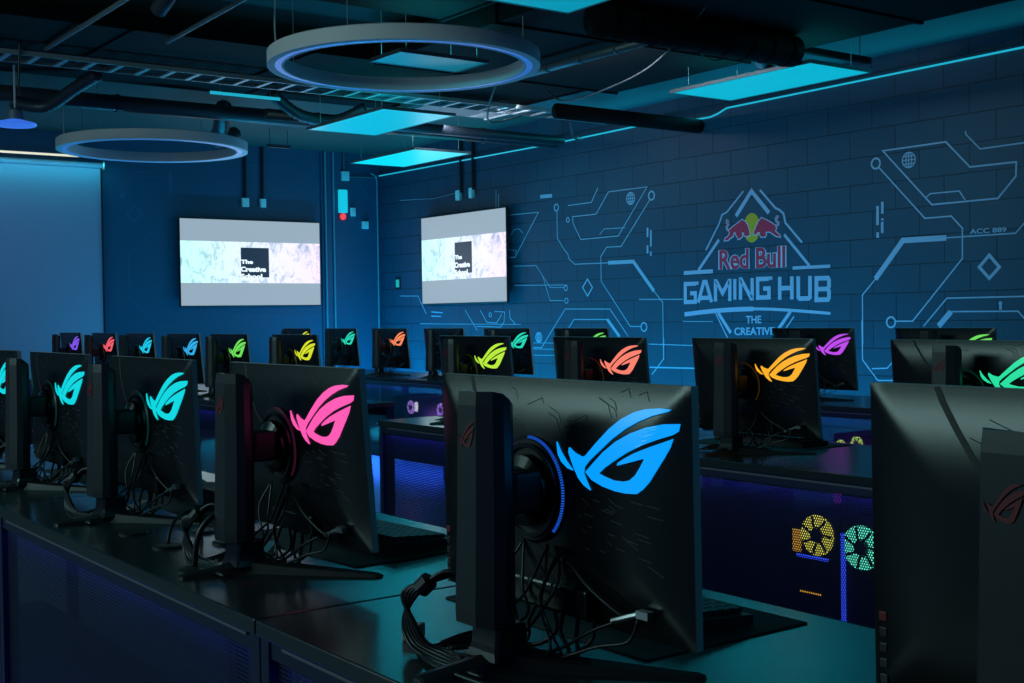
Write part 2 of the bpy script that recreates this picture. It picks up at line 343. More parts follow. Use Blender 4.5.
LOGO = {'apex':[([(7.247,2.004),(7.072,2.195),(6.887,2.003)],0.035)],'outer':[([(7.162,2.203),(7.351,2.044),(7.406,2.026),(7.443,1.951),(7.601,1.738)],0.014),([(6.983,2.198),(6.817,2.036),(6.781,2.022),(6.735,1.987),(6.716,1.913),(6.549,1.747)],0.018)],'inner':[([(7.445,1.819),(7.692,1.573)],0.026),([(6.729,1.819),(6.477,1.562)],0.024)],'bars':[([(7.869,1.554),(7.52,1.558)],0.034),([(6.645,1.55),(6.274,1.55)],0.026)],'curve':[([(7.865,1.195),(7.672,1.211),(7.454,1.224),(7.258,1.231),(7.067,1.233)],0.038),([(7.067,1.233),(6.869,1.228),(6.649,1.215),(6.463,1.202),(6.273,1.188)],0.024)],'lower':[([(7.463,1.204),(7.32,1.036)],0.03),([(7.491,1.198),(7.357,0.994)],0.01),([(6.671,1.207),(6.773,1.096),(6.815,1.05)],0.028),([(6.636,1.169),(6.724,1.069)],0.01)]}
SUN = ((7.074,1.896),0.08949999999999969,0.12049999999999994)
BULL_L = [(7.329,1.887),(7.284,1.917),(7.231,1.942),(7.178,1.968),(7.144,1.949),(7.123,1.926),(7.11,1.899),(7.102,1.873),(7.095,1.837),(7.137,1.83),(7.154,1.835),(7.162,1.861),(7.184,1.865),(7.178,1.833),(7.207,1.814),(7.226,1.813),(7.237,1.836),(7.25,1.85),(7.257,1.873),(7.276,1.865),(7.281,1.839),(7.312,1.828),(7.339,1.81),(7.379,1.809),(7.375,1.825),(7.348,1.836),(7.325,1.855),(7.32,1.874)]
BULL_R = [(7.053,1.838),(7.044,1.869),(7.026,1.9),(7.0,1.943),(6.965,1.969),(6.923,1.95),(6.881,1.931),(6.824,1.899),(6.812,1.873),(6.825,1.855),(6.808,1.839),(6.776,1.818),(6.772,1.805),(6.809,1.811),(6.841,1.828),(6.866,1.846),(6.891,1.853),(6.924,1.852),(6.918,1.83),(6.933,1.813),(6.975,1.817),(6.985,1.834),(6.989,1.856),(7.008,1.854),(7.025,1.84)]
TAIL_L = [(7.326,1.887),(7.351,1.903),(7.355,1.922),(7.335,1.94),(7.355,1.961),(7.35,1.973),(7.33,1.959)]
TAIL_R = [(6.816,1.889),(6.791,1.903),(6.789,1.917),(6.809,1.933),(6.815,1.952),(6.803,1.966),(6.786,1.965)]
RB_BOX = [(7.455,1.563),(6.709,1.554),(7.453,1.734),(6.707,1.733)]
CREATIVE = {'THE':[(7.148,1.113),(6.981,1.115),(7.148,1.176),(6.98,1.177)],'CREATIVE':[(7.28,1.015),(6.841,1.02),(7.279,1.08),(6.84,1.084)],'SCHOOL':[(7.255,0.921),(6.859,0.929),(7.254,0.985),(6.858,0.99)]}
LETTERS = [('G',[(7.878,1.286),(7.713,1.288),(7.875,1.474),(7.71,1.473)]),('A',[(7.705,1.296),(7.531,1.297),(7.702,1.483),(7.528,1.482)]),('M',[(7.511,1.301),(7.31,1.302),(7.509,1.484),(7.307,1.482)]),('I',[(7.287,1.31),(7.253,1.313),(7.285,1.482),(7.251,1.485)]),('N',[(7.225,1.31),(7.06,1.311),(7.223,1.486),(7.057,1.485)]),('G',[(7.038,1.309),(6.877,1.31),(7.036,1.489),(6.875,1.488)]),('H',[(6.802,1.302),(6.637,1.303),(6.8,1.485),(6.635,1.484)]),('U',[(6.61,1.292),(6.455,1.293),(6.608,1.483),(6.453,1.482)]),('B',[(6.434,1.278),(6.272,1.279),(6.431,1.477),(6.269,1.475)])]
ACC = [(5.066,1.721),(4.788,1.72),(5.065,1.756),(4.788,1.753)]
EYE = [[(-0.0198,0.3008),(-0.0302,0.2877),(-0.0424,0.2765),(-0.0579,0.2646),(-0.0457,0.2668),(-0.0317,0.2745),(-0.0237,0.2839)],[(-0.0491,0.2952),(-0.0619,0.2887),(-0.0789,0.2844),(-0.0868,0.2872),(-0.1079,0.3046),(-0.1344,0.3256),(-0.157,0.3392),(-0.1821,0.3494),(-0.2035,0.3542),(-0.2302,0.3564),(-0.2511,0.3557),(-0.2462,0.3528),(-0.2183,0.3467),(-0.1911,0.3375),(-0.1662,0.3266),(-0.1406,0.3123),(-0.1143,0.2944),(-0.0941,0.2809),(-0.0831,0.2712),(-0.0819,0.2624),(-0.0884,0.2522),(-0.096,0.2414),(-0.0816,0.2471),(-0.0698,0.2558),(-0.0614,0.2671),(-0.0547,0.2775),(-0.0479,0.2891)],[(-0.0863,0.265),(-0.1023,0.2773),(-0.1241,0.2941),(-0.1501,0.3098),(-0.1785,0.3222),(-0.2091,0.3315),(-0.2387,0.337),(-0.2639,0.3383),(-0.2615,0.3292),(-0.2529,0.3243),(-0.2296,0.3176),(-0.2027,0.3089),(-0.1719,0.2968),(-0.1465,0.2842),(-0.1269,0.2741),(-0.1144,0.2654),(-0.1267,0.2623),(-0.146,0.2589),(-0.1649,0.2591),(-0.179,0.2621),(-0.1899,0.2694),(-0.1992,0.2805),(-0.2069,0.2914),(-0.2039,0.2916),(-0.1902,0.288),(-0.1716,0.2833),(-0.1543,0.2792),(-0.156,0.283),(-0.1718,0.2906),(-0.1904,0.2983),(-0.2176,0.3076),(-0.2383,0.3142),(-0.2534,0.3193),(-0.2483,0.3079),(-0.2379,0.293),(-0.226,0.2778),(-0.2139,0.2625),(-0.2017,0.252),(-0.191,0.2457),(-0.1709,0.2446),(-0.1489,0.2455),(-0.1232,0.2492),(-0.1002,0.2555)]]

# ------------------------------------------------------------------ room
link('floor', B(-3.5, 7.9, -2.5, 13.3, -0.1, 0.0), M['floor'], kind='structure')
link('ceiling', B(-3.5, 7.9, -2.5, 13.3, 3.155, 3.3), M['ceil'], kind='structure')
link('wall_right', B(WX, 7.9, -2.5, 13.3, 0.0, 3.155), M['block'], kind='structure')
link('wall_back', B(-3.5, WX, WY, 13.3, 0.0, 3.155), M['bluewall'], kind='structure')
link('baseboard_right', B(WX-0.012, WX, -2.5, WY, 0.0, 0.1), M['dark'], kind='structure')
link('baseboard_back', B(-3.5, WX-0.012, WY-0.012, WY, 0.0, 0.1), M['dark'], kind='structure')

link('trim_1', B(6.46, WX, -2.5, 9.0, 3.072, 3.155), M['soffit'], kind='structure')
# murals (paint on the walls)
def mural(name, lines, circles, globes, m, tf, label, extra=None):
    bm = bmesh.new()
    for k, (pts, w) in enumerate(lines): stroke(bm, pts, w, tf, 0.0005, 0.002+0.00002*k)
    for (c, r, w) in circles:
        stroke(bm, [(c[0]+r*math.cos(a), c[1]+r*math.sin(a)) for a in [2*PI*k/20 for k in range(21)]], w, tf, 0.0005, 0.0032)
    for (c, r) in globes:
        for sx in (1.0, 0.45):
            stroke(bm, [(c[0]+sx*r*math.cos(a), c[1]+r*math.sin(a)) for a in [2*PI*k/20 for k in range(21)]], 0.008, tf, 0.0005, 0.0034+sx*0.0002)
        for dy in (-0.5, 0, 0.5):
            hw = r*math.sqrt(1-dy*dy); stroke(bm, [(c[0]-hw, c[1]+dy*r), (c[0]+hw, c[1]+dy*r)], 0.007, tf, 0.0005, 0.0038)
        stroke(bm, [(c[0], c[1]-r), (c[0], c[1]+r)], 0.007, tf, 0.0005, 0.004)
    if extra: extra(bm)
    return tag(link(name, bm, m), label, 'mural')
mural('circuit_mural', MURAL_LEFT, CIRC_LEFT, GLOBE_LEFT, M['muralpaint2'], onR, 'light blue circuit line painting on the block wall between the screen and the logo')
def acc(bm):
    b2 = fit_text('ACC 889', ACC, onR, 0.02, 0.0005, 0.003); me = bpy.data.meshes.new('x'); b2.to_mesh(me); b2.free(); bm.from_mesh(me); bpy.data.meshes.remove(me)
mural('circuit_mural', MURAL_RIGHT, CIRC_RIGHT, GLOBE_RIGHT, M['muralpaint'], onR, 'light blue circuit line painting with ACC 889 on the block wall right of the logo', acc)
mural('circuit_mural', MURAL_BACK, [], [], M['muralback'], onB, 'faint blue circuit line painting on the smooth wall around the flat screen')

# the large emblem painted on the block wall
emb = thing('wall_emblem', 'large painted emblem reading Red Bull GAMING HUB on the block wall', 'sign', (WX, 8.0, 1.5))
def epart(name, bm, m):
    for v in bm.verts: v.co -= Vector((WX, 8.0, 1.5))
    return link(name, bm, m, emb)
bm = bmesh.new()
for k, key in enumerate(('outer', 'inner', 'apex', 'lower', 'bars', 'curve')):
    for j, (pts, w) in enumerate(LOGO[key]): stroke(bm, pts, w, onR, 0.0005, 0.002+0.0003*k+0.0001*j)
epart('frame_lines', bm, M['muralpaint'])
(sc, srx, srz) = SUN
bm = bmesh.new(); prism(bm, [(sc[0]+srx*math.cos(a), sc[1]+srz*math.sin(a)) for a in [2*PI*k/32 for k in range(32)]], 0.0005, 0.002, onR); epart('yellow_sun', bm, M['yellowpaint'])
for body, tail in ((BULL_L, TAIL_L), (BULL_R, TAIL_R)):
    bm = bmesh.new(); stroke(bm, body+[body[0]], 0.016, onR, 0.0005, 0.0026); stroke(bm, tail, 0.02, onR, 0.0005, 0.0024)
    ol = epart('bull_outline', bm, M['palepaint'])
    bm = bmesh.new(); prism(bm, body, 0.0005, 0.0032, onR); stroke(bm, tail, 0.006, onR, 0.0005, 0.0034); epart('red_bull_figure', bm, M['redpaint'])
epart('lettering_outline', fit_text('Red Bull', RB_BOX, onR, 0.065, 0.0005, 0.0026), M['palepaint'])
q = [Vector(p) for p in RB_BOX]; cqm = sum(q, Vector((0, 0)))/4
epart('red_lettering', fit_text('Red Bull', [cqm+(p-cqm)*0.965 for p in q], onR, 0.02, 0.0005, 0.0042), M['redpaint'])
LET = {'G': [[(1, .86), (1, .92), (.13, .92), (.13, .08), (.88, .08), (.88, .48), (.5, .48)]],
       'A': [[(.04, 0), (.42, .93), (.58, .93), (.96, 0)], [(.2, .2), (.8, .2)]],
       'M': [[(.09, 0), (.09, .93), (.14, .93), (.5, .38), (.86, .93), (.91, .93), (.91, 0)]],
       'I': [[(.5, 0), (.5, 1)]],
       'N': [[(.11, 0), (.11, .95), (.16, .95), (.84, .05), (.89, .05), (.89, 1)]],
       'H': [[(.12, 0), (.12, 1)], [(.88, 0), (.88, 1)], [(.12, .5), (.88, .5)]],
       'U': [[(.12, 1), (.12, .14), (.2, .08), (.8, .08), (.88, .14), (.88, 1)]],
       'B': [[(.14, .08), (.14, .92), (.84, .92), (.9, .84), (.9, .6), (.82, .5), (.9, .4), (.9, .16), (.84, .08), (.14, .08)], [(.14, .5), (.82, .5)]]}
for ch, quad in LETTERS:
    bm = bmesh.new(); bl, br, tl, tr = [Vector(q_) for q_ in quad]
    for k, st in enumerate(LET[ch]):
        pts = [(bl*(1-u)+br*u)*(1-v)+(tl*(1-u)+tr*u)*v for u, v in st]
        stroke(bm, pts, 0.036 if ch != 'I' else abs(bl.x-br.x), onR, 0.0005, 0.0022+0.0003*k)
    epart('block_letter', bm, M['muralpaint'])
for wrd, quad in CREATIVE.items():
    epart('small_lettering', fit_text(wrd, quad, onR, 0.02, 0.0005, 0.003), M['muralpaint'])

# cyan light line along the top of the block wall, with its jog under the pipe
pts = [(13.045, 2.905), (9.572, 2.890), (8.05, 2.906), (7.93, 2.905), (7.80, 2.862), (7.52, 2.858), (7.43, 2.875), (7.33, 2.907), (4.655, 2.926), (1.0, 2.95)]
bm = bmesh.new(); tube(bm, [(WX-0.012, y, z) for y, z in pts], 0.0075, 6)
tag(link('light_line', bm, M['ledcyan']), 'long glowing cyan light line along the top of the block wall', 'light strip')
bm = bmesh.new(); tube(bm, [(7.15, WY-0.012, 2.872), (7.62, WY-0.012, 2.885)], 0.008, 6)
tag(link('conduit', bm, M['galv']), 'short horizontal conduit between the alarm and the wall corner', 'conduit')
area('light_line_glow', (WX-0.05, 8.0, 2.9), (0, math.radians(90), 0), 0.05, 9.0, 5.0, CYAN)

# ------------------------------------------------------------------ flat screens
def tv_mat(name):
    m, t, p = nt(name)
    tc = t.nodes.new('ShaderNodeTexCoord'); sp = t.nodes.new('ShaderNodeSeparateXYZ'); t.links.new(tc.outputs['Object'], sp.inputs[0])
    def mth(op, a, b=None, c=None):
        n = t.nodes.new('ShaderNodeMath'); n.operation = op
        for i, v in enumerate((a, b, c)):
            if v is None: continue
            if isinstance(v, (int, float)): n.inputs[i].default_value = v
            else: t.links.new(v, n.inputs[i])
        return n.outputs[0]
    x, z = sp.outputs['X'], sp.outputs['Z']
    band = mth('LESS_THAN', mth('ABSOLUTE', mth('ADD', z, -0.004)), 0.229)
    ramp = t.nodes.new('ShaderNodeValToRGB'); e = ramp.color_ramp.elements
    e[0].color = (*srgb(190, 248, 240), 1); e[1].color = (*srgb(236, 222, 246), 1)
    k = e.new(0.5); k.color = (*srgb(225, 236, 250), 1)
    t.links.new(mth('MULTIPLY_ADD', x, 0.6, 0.5), ramp.inputs[0])
    n = t.nodes.new('ShaderNodeTexNoise'); n.inputs['Scale'].default_value = 7.0; n.inputs['Detail'].default_value = 8; n.inputs['Roughness'].default_value = 0.75; n.inputs['Distortion'].default_value = 1.2
    mp = t.nodes.new('ShaderNodeMapping'); mp.inputs['Scale'].default_value = (1.3, 1, 0.8); t.links.new(tc.outputs['Object'], mp.inputs[0]); t.links.new(mp.outputs[0], n.inputs['Vector'])
    nr = t.nodes.new('ShaderNodeValToRGB'); nr.color_ramp.elements[0].position = 0.34; nr.color_ramp.elements[0].color = (0.42, 0.58, 0.72, 1); nr.color_ramp.elements[1].position = 0.5; nr.color_ramp.elements[1].color = (1.15, 1.15, 1.15, 1)
    t.links.new(n.outputs['Fac'], nr.inputs[0])
    mul = t.nodes.new('ShaderNodeMixRGB'); mul.blend_type = 'MULTIPLY'; mul.inputs[0].default_value = 1; t.links.new(ramp.outputs[0], mul.inputs[1]); t.links.new(nr.outputs[0], mul.inputs[2])
    mix = t.nodes.new('ShaderNodeMixRGB'); mix.inputs[1].default_value = (*srgb(146, 168, 184), 1); t.links.new(band, mix.inputs[0]); t.links.new(mul.outputs[0], mix.inputs[2])
    t.links.new(mix.outputs[0], p.inputs['Emission Color']); p.inputs['Emission Strength'].default_value = 1.05
    p.inputs['Base Color'].default_value = (0.01, 0.01, 0.01, 1); p.inputs['Roughness'].default_value = 0.4
    return m
M['tv'] = tv_mat('screen_picture')
M['tvdark'] = glow('screen_dark_square', srgb(28, 48, 66), 1.0)
M['tvwhite'] = glow('screen_white_letters', srgb(240, 248, 250), 1.0)
def flat_screen(loc, rz, label, TVW, TVH=0.472):
    t = thing('flat_screen', label, 'screen', loc, rz)        # local: x right, z up, front towards -y
    W, H = TVW, TVH
    bm = B(-W-0.012, W+0.012, -0.03, 0.0, -H-0.012, H+0.012, 0.004); box(bm, -0.5, 0.5, 0.0, 0.035, -0.3, 0.3); link('casing', bm, M['dark'], t)
    link('wall_bracket', B(-0.25, 0.25, 0.035, 0.06, -0.18, 0.18), M['dark'], t)
    link('picture', B(-W, W, -0.032, -0.0302, -H, H), M['tv'], t)
    s = link('logo_square', B(-W+2*W*0.416, -W+2*W*0.618, -0.0335, -0.032, H-2*H*0.67, H-2*H*0.32), M['tvdark'], t)
    X = lambda f: -W+2*W*f
    for s_, a, b, z0, z1 in (('The', .415, .502, .512, .462), ('Creative', .412, .595, .606, .543), ('School', .412, .568, .69, .628)):
        quad = [(X(a), H-2*H*z0), (X(b), H-2*H*z0), (X(a), H-2*H*z1), (X(b), H-2*H*z1)]
        link('screen_lettering', fit_text(s_, quad, lambda u, h, d: (u, -0.0335-d, h), 0.055, 0.0, 0.001), M['tvwhite'], t)
    return t
flat_screen((5.942, WY-0.062, 1.835), 0.0, 'flat screen with white banner on the smooth blue wall', 0.838)
flat_screen((WX-0.062, 11.175, 1.834), -PI/2, 'flat screen angled in view on the dark block wall', 0.808, 0.48)
for loc, rot, in (((5.942, WY-0.12, 1.838), (math.radians(-90), 0, 0)), ((WX-0.12, 11.175, 1.842), (0, math.radians(90), 0))):
    a_ = area('screen_spill', loc, rot, 1.6 if rot[0] else 0.9, 0.9 if rot[0] else 1.6, 3.0, (0.75, 0.88, 1.0))

# projection blind at the left
t = thing('projection_blind', 'tall pale grey roller blind hanging on the back wall at the left', 'blind', (3.0, WY-0.08, 1.4))
link('fabric', B(-2.6, 1.262, -0.006, 0.0, -1.1, 1.40), M['blind'], t)
bm = bmesh.new(); tube(bm, [(-2.62, 0.0, 1.42), (1.275, 0.0, 1.42)], 0.032, 14); link('roller', bm, M['blind'], t)
link('end_bracket', B(1.275, 1.295, -0.045, 0.08, 1.375, 1.465, 0.003), M['chrome'], t)
link('side_rail', B(1.262, 1.276, -0.02, 0.012, -1.1, 1.37), M['dark'], t)
bm = bmesh.new(); tube(bm, [(0.2, WY-0.25, 2.875), (3.99, WY-0.25, 2.885)], 0.011, 8)
tag(link('strip_light', bm, M['warm']), 'thin warm white strip light above the pale blind', 'light strip')
area('strip_light_glow', (2.6, WY-0.22, 2.84), (math.radians(12), 0, 0), 3.6, 0.04, 6, (0.05, 0.72, 0.85))

# conduits, boxes, alarm
def conduit(pts, r, label, m='conduit', curve=0):
    bm = bmesh.new(); tube(bm, pts, r, 8, curve)
    return tag(link('conduit', bm, M[m]), label, 'conduit')
conduit([(6.905, WY-0.02, 0.1), (6.905, WY-0.02, 3.15)], 0.013, 'pale vertical conduit right of the back wall screen, left of a pair')
conduit([(7.012, WY-0.02, 0.1), (7.012, WY-0.02, 3.15)], 0.012, 'pale vertical conduit right of the back wall screen, right of a pair')
conduit([(6.86, WY-0.012, 0.1), (6.86, WY-0.012, 3.15)], 0.012, 'dark blue vertical conduit close beside the back wall screen', 'bluewall')
conduit([(5.90, WY-0.02, 2.56), (5.905, WY-0.02, 3.15)], 0.017, 'dark drop conduit above back screen, left one', 'dark')
conduit([(6.112, WY-0.02, 2.56), (6.115, WY-0.02, 3.15)], 0.017, 'dark drop conduit above back screen, right one', 'dark')
conduit([(7.155, WY-0.02, 2.93), (7.155, WY-0.02, 3.15)], 0.012, 'short conduit above the fire alarm', 'galv')
conduit([(7.60, WY-0.02, 0.1), (7.60, WY-0.02, 2.84), (7.58, WY-0.03, 2.90), (7.50, WY-0.05, 2.93)], 0.01, 'thin conduit running down the room corner', 'conduit')
conduit([(WX-0.02, 11.284, 2.55), (WX-0.02, 11.284, 3.15)], 0.017, 'dark drop conduit above block wall screen, left one', 'dark')
conduit([(WX-0.02, 11.05, 2.56), (WX-0.02, 11.05, 3.15)], 0.017, 'dark drop conduit above block wall screen, right one', 'dark')
def jbox(loc, sx, sz, rz, label, m='box'):
    t = thing('junction_box', label, 'junction box', loc, rz)
    link('back_box', B(-sx, sx, -0.035, 0.0, -sz, sz, 0.003), M[m], t)
    bm = B(-sx*0.9, sx*0.9, -0.04, -0.035, -sz*0.9, sz*0.9); lathe(bm, [(0.0, 0.04), (0.018, 0.04), (0.018, 0.046), (0.0, 0.046)], 12, lambda x, y, z: (x, -z, y)); link('cover_plate', bm, M[m], t)
    return t
jbox((5.90, WY, 2.515), 0.042, 0.05, 0, 'cyan lit socket box above back screen, left one')
jbox((6.115, WY, 2.515), 0.034, 0.05, 0, 'cyan lit socket box above back screen, right one')
jbox((7.17, WY, 2.88), 0.05, 0.055, 0, 'square box on top of the alarm conduit')
jbox((7.268, WY, 2.46), 0.028, 0.05, 0, 'small plate right of the fire alarm')
jbox((7.43, WY, 2.31), 0.04, 0.045, 0, 'square box between the fire alarm and the corner')
jbox((WX, 11.33, 2.525), 0.042, 0.055, -PI/2, 'grey socket box above block wall screen, left one')
jbox((WX, 11.08, 2.53), 0.034, 0.055, -PI/2, 'grey socket box above block wall screen, right one')
t = thing('fire_alarm', 'tall cyan lit alarm unit with red lamp right of the back screen', 'alarm', (7.132, WY, 2.58))
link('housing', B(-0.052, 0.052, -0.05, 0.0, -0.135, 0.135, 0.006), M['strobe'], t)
bm = bmesh.new(); lathe(bm, [(0.0, 0.0), (0.038, 0.0), (0.038, 0.03), (0.025, 0.05), (0.0, 0.055)], 16, lambda x, y, z: (x, -z, y-0.18)); link('red_lamp', bm, M['redlamp'], t)
link('lamp_base', B(-0.05, 0.05, -0.02, 0.0, -0.225, -0.14), M['redpaint'], t)
t = thing('call_point', 'small green glowing switch on the block wall left of its screen', 'switch', (WX, 12.656, 1.603), -PI/2)
link('plate', B(-0.05, 0.05, -0.012, 0, -0.065, 0.065, 0.003), M['dark'], t); link('indicator', B(-0.034, 0.034, -0.016, -0.012, -0.045, 0.045), M['greenlamp'], t)

# ------------------------------------------------------------------ gaming monitors
def shell_depth(a, z):
    """how far the back bulges behind its rim at (a, z); panel is 0.557 x 0.33, centre z 0.22"""
    ex = 0.2785-abs(a); ez = min(0.385-z, z-0.055)
    e = max(0.0, min(ex/0.13, (0.385-z)/0.13, (z-0.055)/0.13)); s = min(1.0, e)
    base = 0.019*(1-(1-s)**2.4)
    r = math.hypot(a, (z-0.235)*1.05); mid = max(0.0, 1-r/0.13)
    return base
RIM = 0.100
def on_shell(a, z, t=0.0): return Vector((RIM-shell_depth(a, z)-t, a, z))
def tiltm(bm):
    return bm
def shell_bm():
    bm = bmesh.new(); NA, NZ = 66, 42; V = []
    for i in range(NA+1):
        a = -0.2785+0.557*i/NA
        V.append([bm.verts.new(on_shell(a, 0.055+0.33*j/NZ)) for j in range(NZ+1)])
    for i in range(NA):
        for j in range(NZ): bm.faces.new((V[i][j], V[i][j+1], V[i+1][j+1], V[i+1][j]))
    return bm
def surf_stroke(bm, pts, w, lift=0.0006):
    # follow the shell: subdivide, then offset along it
    P = []
    for p, q in zip(pts[:-1], pts[1:]):
        n = max(1, int(math.dist(p, q)/0.008))
        for k in range(n): P.append((p[0]+(q[0]-p[0])*k/n, p[1]+(q[1]-p[1])*k/n))
    P.append(pts[-1]); L, Rr = ribbon(P, w)
    ok = lambda p: (max(-0.278, min(0.278, p.x)), max(0.0555, min(0.3845, p.y)))
    A_ = [bm.verts.new(on_shell(*ok(p), lift)) for p in L]; B_ = [bm.verts.new(on_shell(*ok(p), lift)) for p in Rr]
    fs = [bm.faces.new((A_[i], A_[i+1], B_[i+1], B_[i])) for i in range(len(A_)-1)]
    bmesh.ops.recalc_face_normals(bm, faces=fs)
    for f in fs:
        if f.normal.x > 0: f.normal_flip()
LOGO_PTS = [[(a-0.014*(a+0.26)/0.24, z) for a, z in g] for g in EYE]
def logo_bm():
    out = bmesh.new()
    for g in LOGO_PTS:
        bm = bmesh.new(); vs = [bm.verts.new((0, max(-0.270, a), z)) for a, z in g]
        for tri in tessellate_polygon([[Vector((x, y, 0)) for x, y in g]]): bm.faces.new([vs[k] for k in tri])
        bmesh.ops.subdivide_edges(bm, edges=bm.edges[:], cuts=4, use_grid_fill=True)
        r = bmesh.ops.extrude_face_region(bm, geom=bm.faces[:]); up = {v for v in r['geom'] if isinstance(v, bmesh.types.BMVert)}
        for v in bm.verts: v.co = on_shell(v.co.y, v.co.z, 0.0022 if v in up else -0.0004)
        bmesh.ops.recalc_face_normals(bm, faces=bm.faces)
        me = bpy.data.meshes.new('x'); bm.to_mesh(me); bm.free(); out.from_mesh(me); bpy.data.meshes.remove(me)
    return out
def make_monitor():
    root = thing('gaming_monitor', '', 'monitor')
    link('back_shell', tiltm(shell_bm()), M['shell'], root, smooth=True)
    bm = B(RIM, RIM+0.013, -0.2785, 0.2785, 0.055, 0.385, 0.0015); link('panel_frame', tiltm(bm), M['side'], root)
    bm = B(RIM+0.013, RIM+0.0142, -0.273, 0.273, 0.070, 0.380); link('screen', tiltm(bm), M['screen'], root)
    # seam grooves
    bm = bmesh.new(); surf_stroke(bm, [(0.195, 0.385), (0.185, 0.370), (0.118, 0.285), (0.085, 0.262)], 0.0065)
    surf_stroke(bm, [(0.07, 0.175), (0.0, 0.145), (-0.08, 0.118), (-0.17, 0.062)], 0.003)
    link('seam_groove', tiltm(bm), M['groove'], root)
    # etched circuit pattern
    rnd = random.Random(4); bm = bmesh.new()
    for _ in range(16):
        a = rnd.uniform(-0.22, 0.15); z = rnd.uniform(0.31, 0.375) if rnd.random() < 0.75 else rnd.uniform(0.28, 0.36)
        if a < -0.04 and z < 0.362 - 0.0: 
            if z < 0.36 and a < -0.09: z = rnd.uniform(0.362, 0.379)
        l1, l2 = rnd.uniform(0.01, 0.035), rnd.uniform(0.008, 0.02); sg = rnd.choice((-1, 1))
        pts = [(a, z), (a-l1, z-l1*0.35*sg), (a-l1-l2*0.6, z-l1*0.35*sg-l2*0.9)]
        if all(-0.265 < p[0] < 0.165 and 0.29 < p[1] < 0.381 for p in pts): surf_stroke(bm, pts, 0.0010, 0.0004)
    link('etched_pattern', tiltm(bm), M['groove'], root); bm = bmesh.new()
    for _ in range(26):
        a = rnd.uniform(-0.23, -0.07); z = rnd.uniform(0.15, 0.235); l1 = rnd.uniform(0.008, 0.03)
        surf_stroke(bm, [(a, z), (a-l1, z-l1*rnd.choice((0.12, 0.15, 0.5)))], 0.0012, 0.0004)
    link('vent_dashes', tiltm(bm), M['etch'], root)
    link('logo', tiltm(logo_bm()), M['dark'], root)
    # hub with lit ring
    tfh = lambda x, y, z: (RIM-z+0.004, x+0.022, 0.230+y)
    bm = bmesh.new(); lathe(bm, [(0.0, 0.014), (0.076, 0.014), (0.076, 0.0265), (0.071, 0.031), (0.0, 0.031)], 40, tfh); hub = link('hub_disc', tiltm(bm), M['dark'], root)
    bm = bmesh.new(); lathe(bm, [(0.060, 0.030), (0.067, 0.030), (0.0665, 0.036), (0.0605, 0.036)], 40, tfh); link('hub_ridge', tiltm(bm), M['shell'], hub)
    bm = bmesh.new()
    for k in range(50):
        aa = math.radians(88+2.8*k); bb = aa+math.radians(1.5)
        q = [tfh(r*math.cos(t_), r*math.sin(t_), h) for (r, t_, h) in ((0.0725, aa, 0.0302), (0.0757, aa, 0.0272), (0.0757, bb, 0.0272), (0.0725, bb, 0.0302))]
        bm.faces.new([bm.verts.new(v) for v in q])
    bmesh.ops.recalc_face_normals(bm, faces=bm.faces)
    for f in bm.faces:
        if f.normal.x > 0: f.normal_flip()
    link('ring_light', tiltm(bm), M['ledblue'], hub)
    bm = bmesh.new(); lathe(bm, [(0.0, 0.031), (0.052, 0.031), (0.050, 0.044), (0.035, 0.050), (0.0, 0.050)], 32, tfh); link('pivot', tiltm(bm), M['shell'], hub)
    link('arm', B(0.008, 0.056, -0.026, 0.026, 0.205, 0.262, 0.006), M['dark'], root)
    # faceted column: outline in x, y
    def sect(k, dx=0.0): return [(-0.040*k+dx, -0.014*k+0.010), (-0.040*k+dx, 0.030*k+0.010), (-0.022*k+dx, 0.044*k+0.010), (0.006+dx, 0.042*k+0.010), (0.012+dx, 0.030), (0.014+dx, 0.0), (0.010+dx, -0.024*k+0.002), (0.000+dx, -0.036*k+0.006), (-0.012*k+dx, -0.041*k+0.010), (-0.026*k+dx, -0.035*k+0.010)]
    bm = bmesh.new(); lv = [(0.058, 1.06, -0.002), (0.075, 1.08, -0.002), (0.20, 1.03, 0.0), (0.355, 0.97, 0.0)]
    rings = [[bm.verts.new((x, y, z)) for x, y in sect(k, dx)] for z, k, dx in lv]
    top = [bm.verts.new((x, y, 0.374-0.022*max(0, (x+0.015)/0.03))) for x, y in sect(0.93, 0.0)]; rings.append(top)
    for a_, b_ in zip(rings[:-1], rings[1:]):
        for i in range(10): bm.faces.new((a_[i], a_[(i+1) % 10], b_[(i+1) % 10], b_[i]))
    bm.faces.new(rings[0]); r_in = bmesh.ops.inset_region(bm, faces=[bm.faces.new(list(reversed(top)))], thickness=0.006, depth=-0.006)
    bmesh.ops.recalc_face_normals(bm, faces=bm.faces)
    col = link('stand_column', bm, M['stand'], root)
    bm = bmesh.new()
    for g in LOGO_PTS: prism(bm, [((a+0.16)*0.17+0.016, (z-0.30)*0.30+0.315) for a, z in g], 0.0, 0.0006, lambda a, z, t_: (-0.0403-t_, a, z))
    link('column_emblem', bm, M['redlogo'], col)
    bm = bmesh.new()
    prism(bm, [(-0.012, 0.085), (0.012, 0.085), (0.012, 0.125), (-0.012, 0.125)], 0.0, 0.001, lambda a, z, t_: (-0.010+a, 0.0555+t_, z)); link('cable_opening', bm, M['groove'], col)
    # neck under the shroud
    bm = bmesh.new(); lv = [(0.010, 0.034, 0.040), (0.028, 0.028, 0.031), (0.06, 0.025, 0.030)]
    rings = [[bm.verts.new((sx*x-0.002, sy*y, z)) for sx, sy in ((-1, -1), (1, -1), (1, 1), (-1, 1))] for z, x, y in lv]
    for a_, b_ in zip(rings[:-1], rings[1:]):
        for i in range(4): bm.faces.new((a_[i], a_[(i+1) % 4], b_[(i+1) % 4], b_[i]))
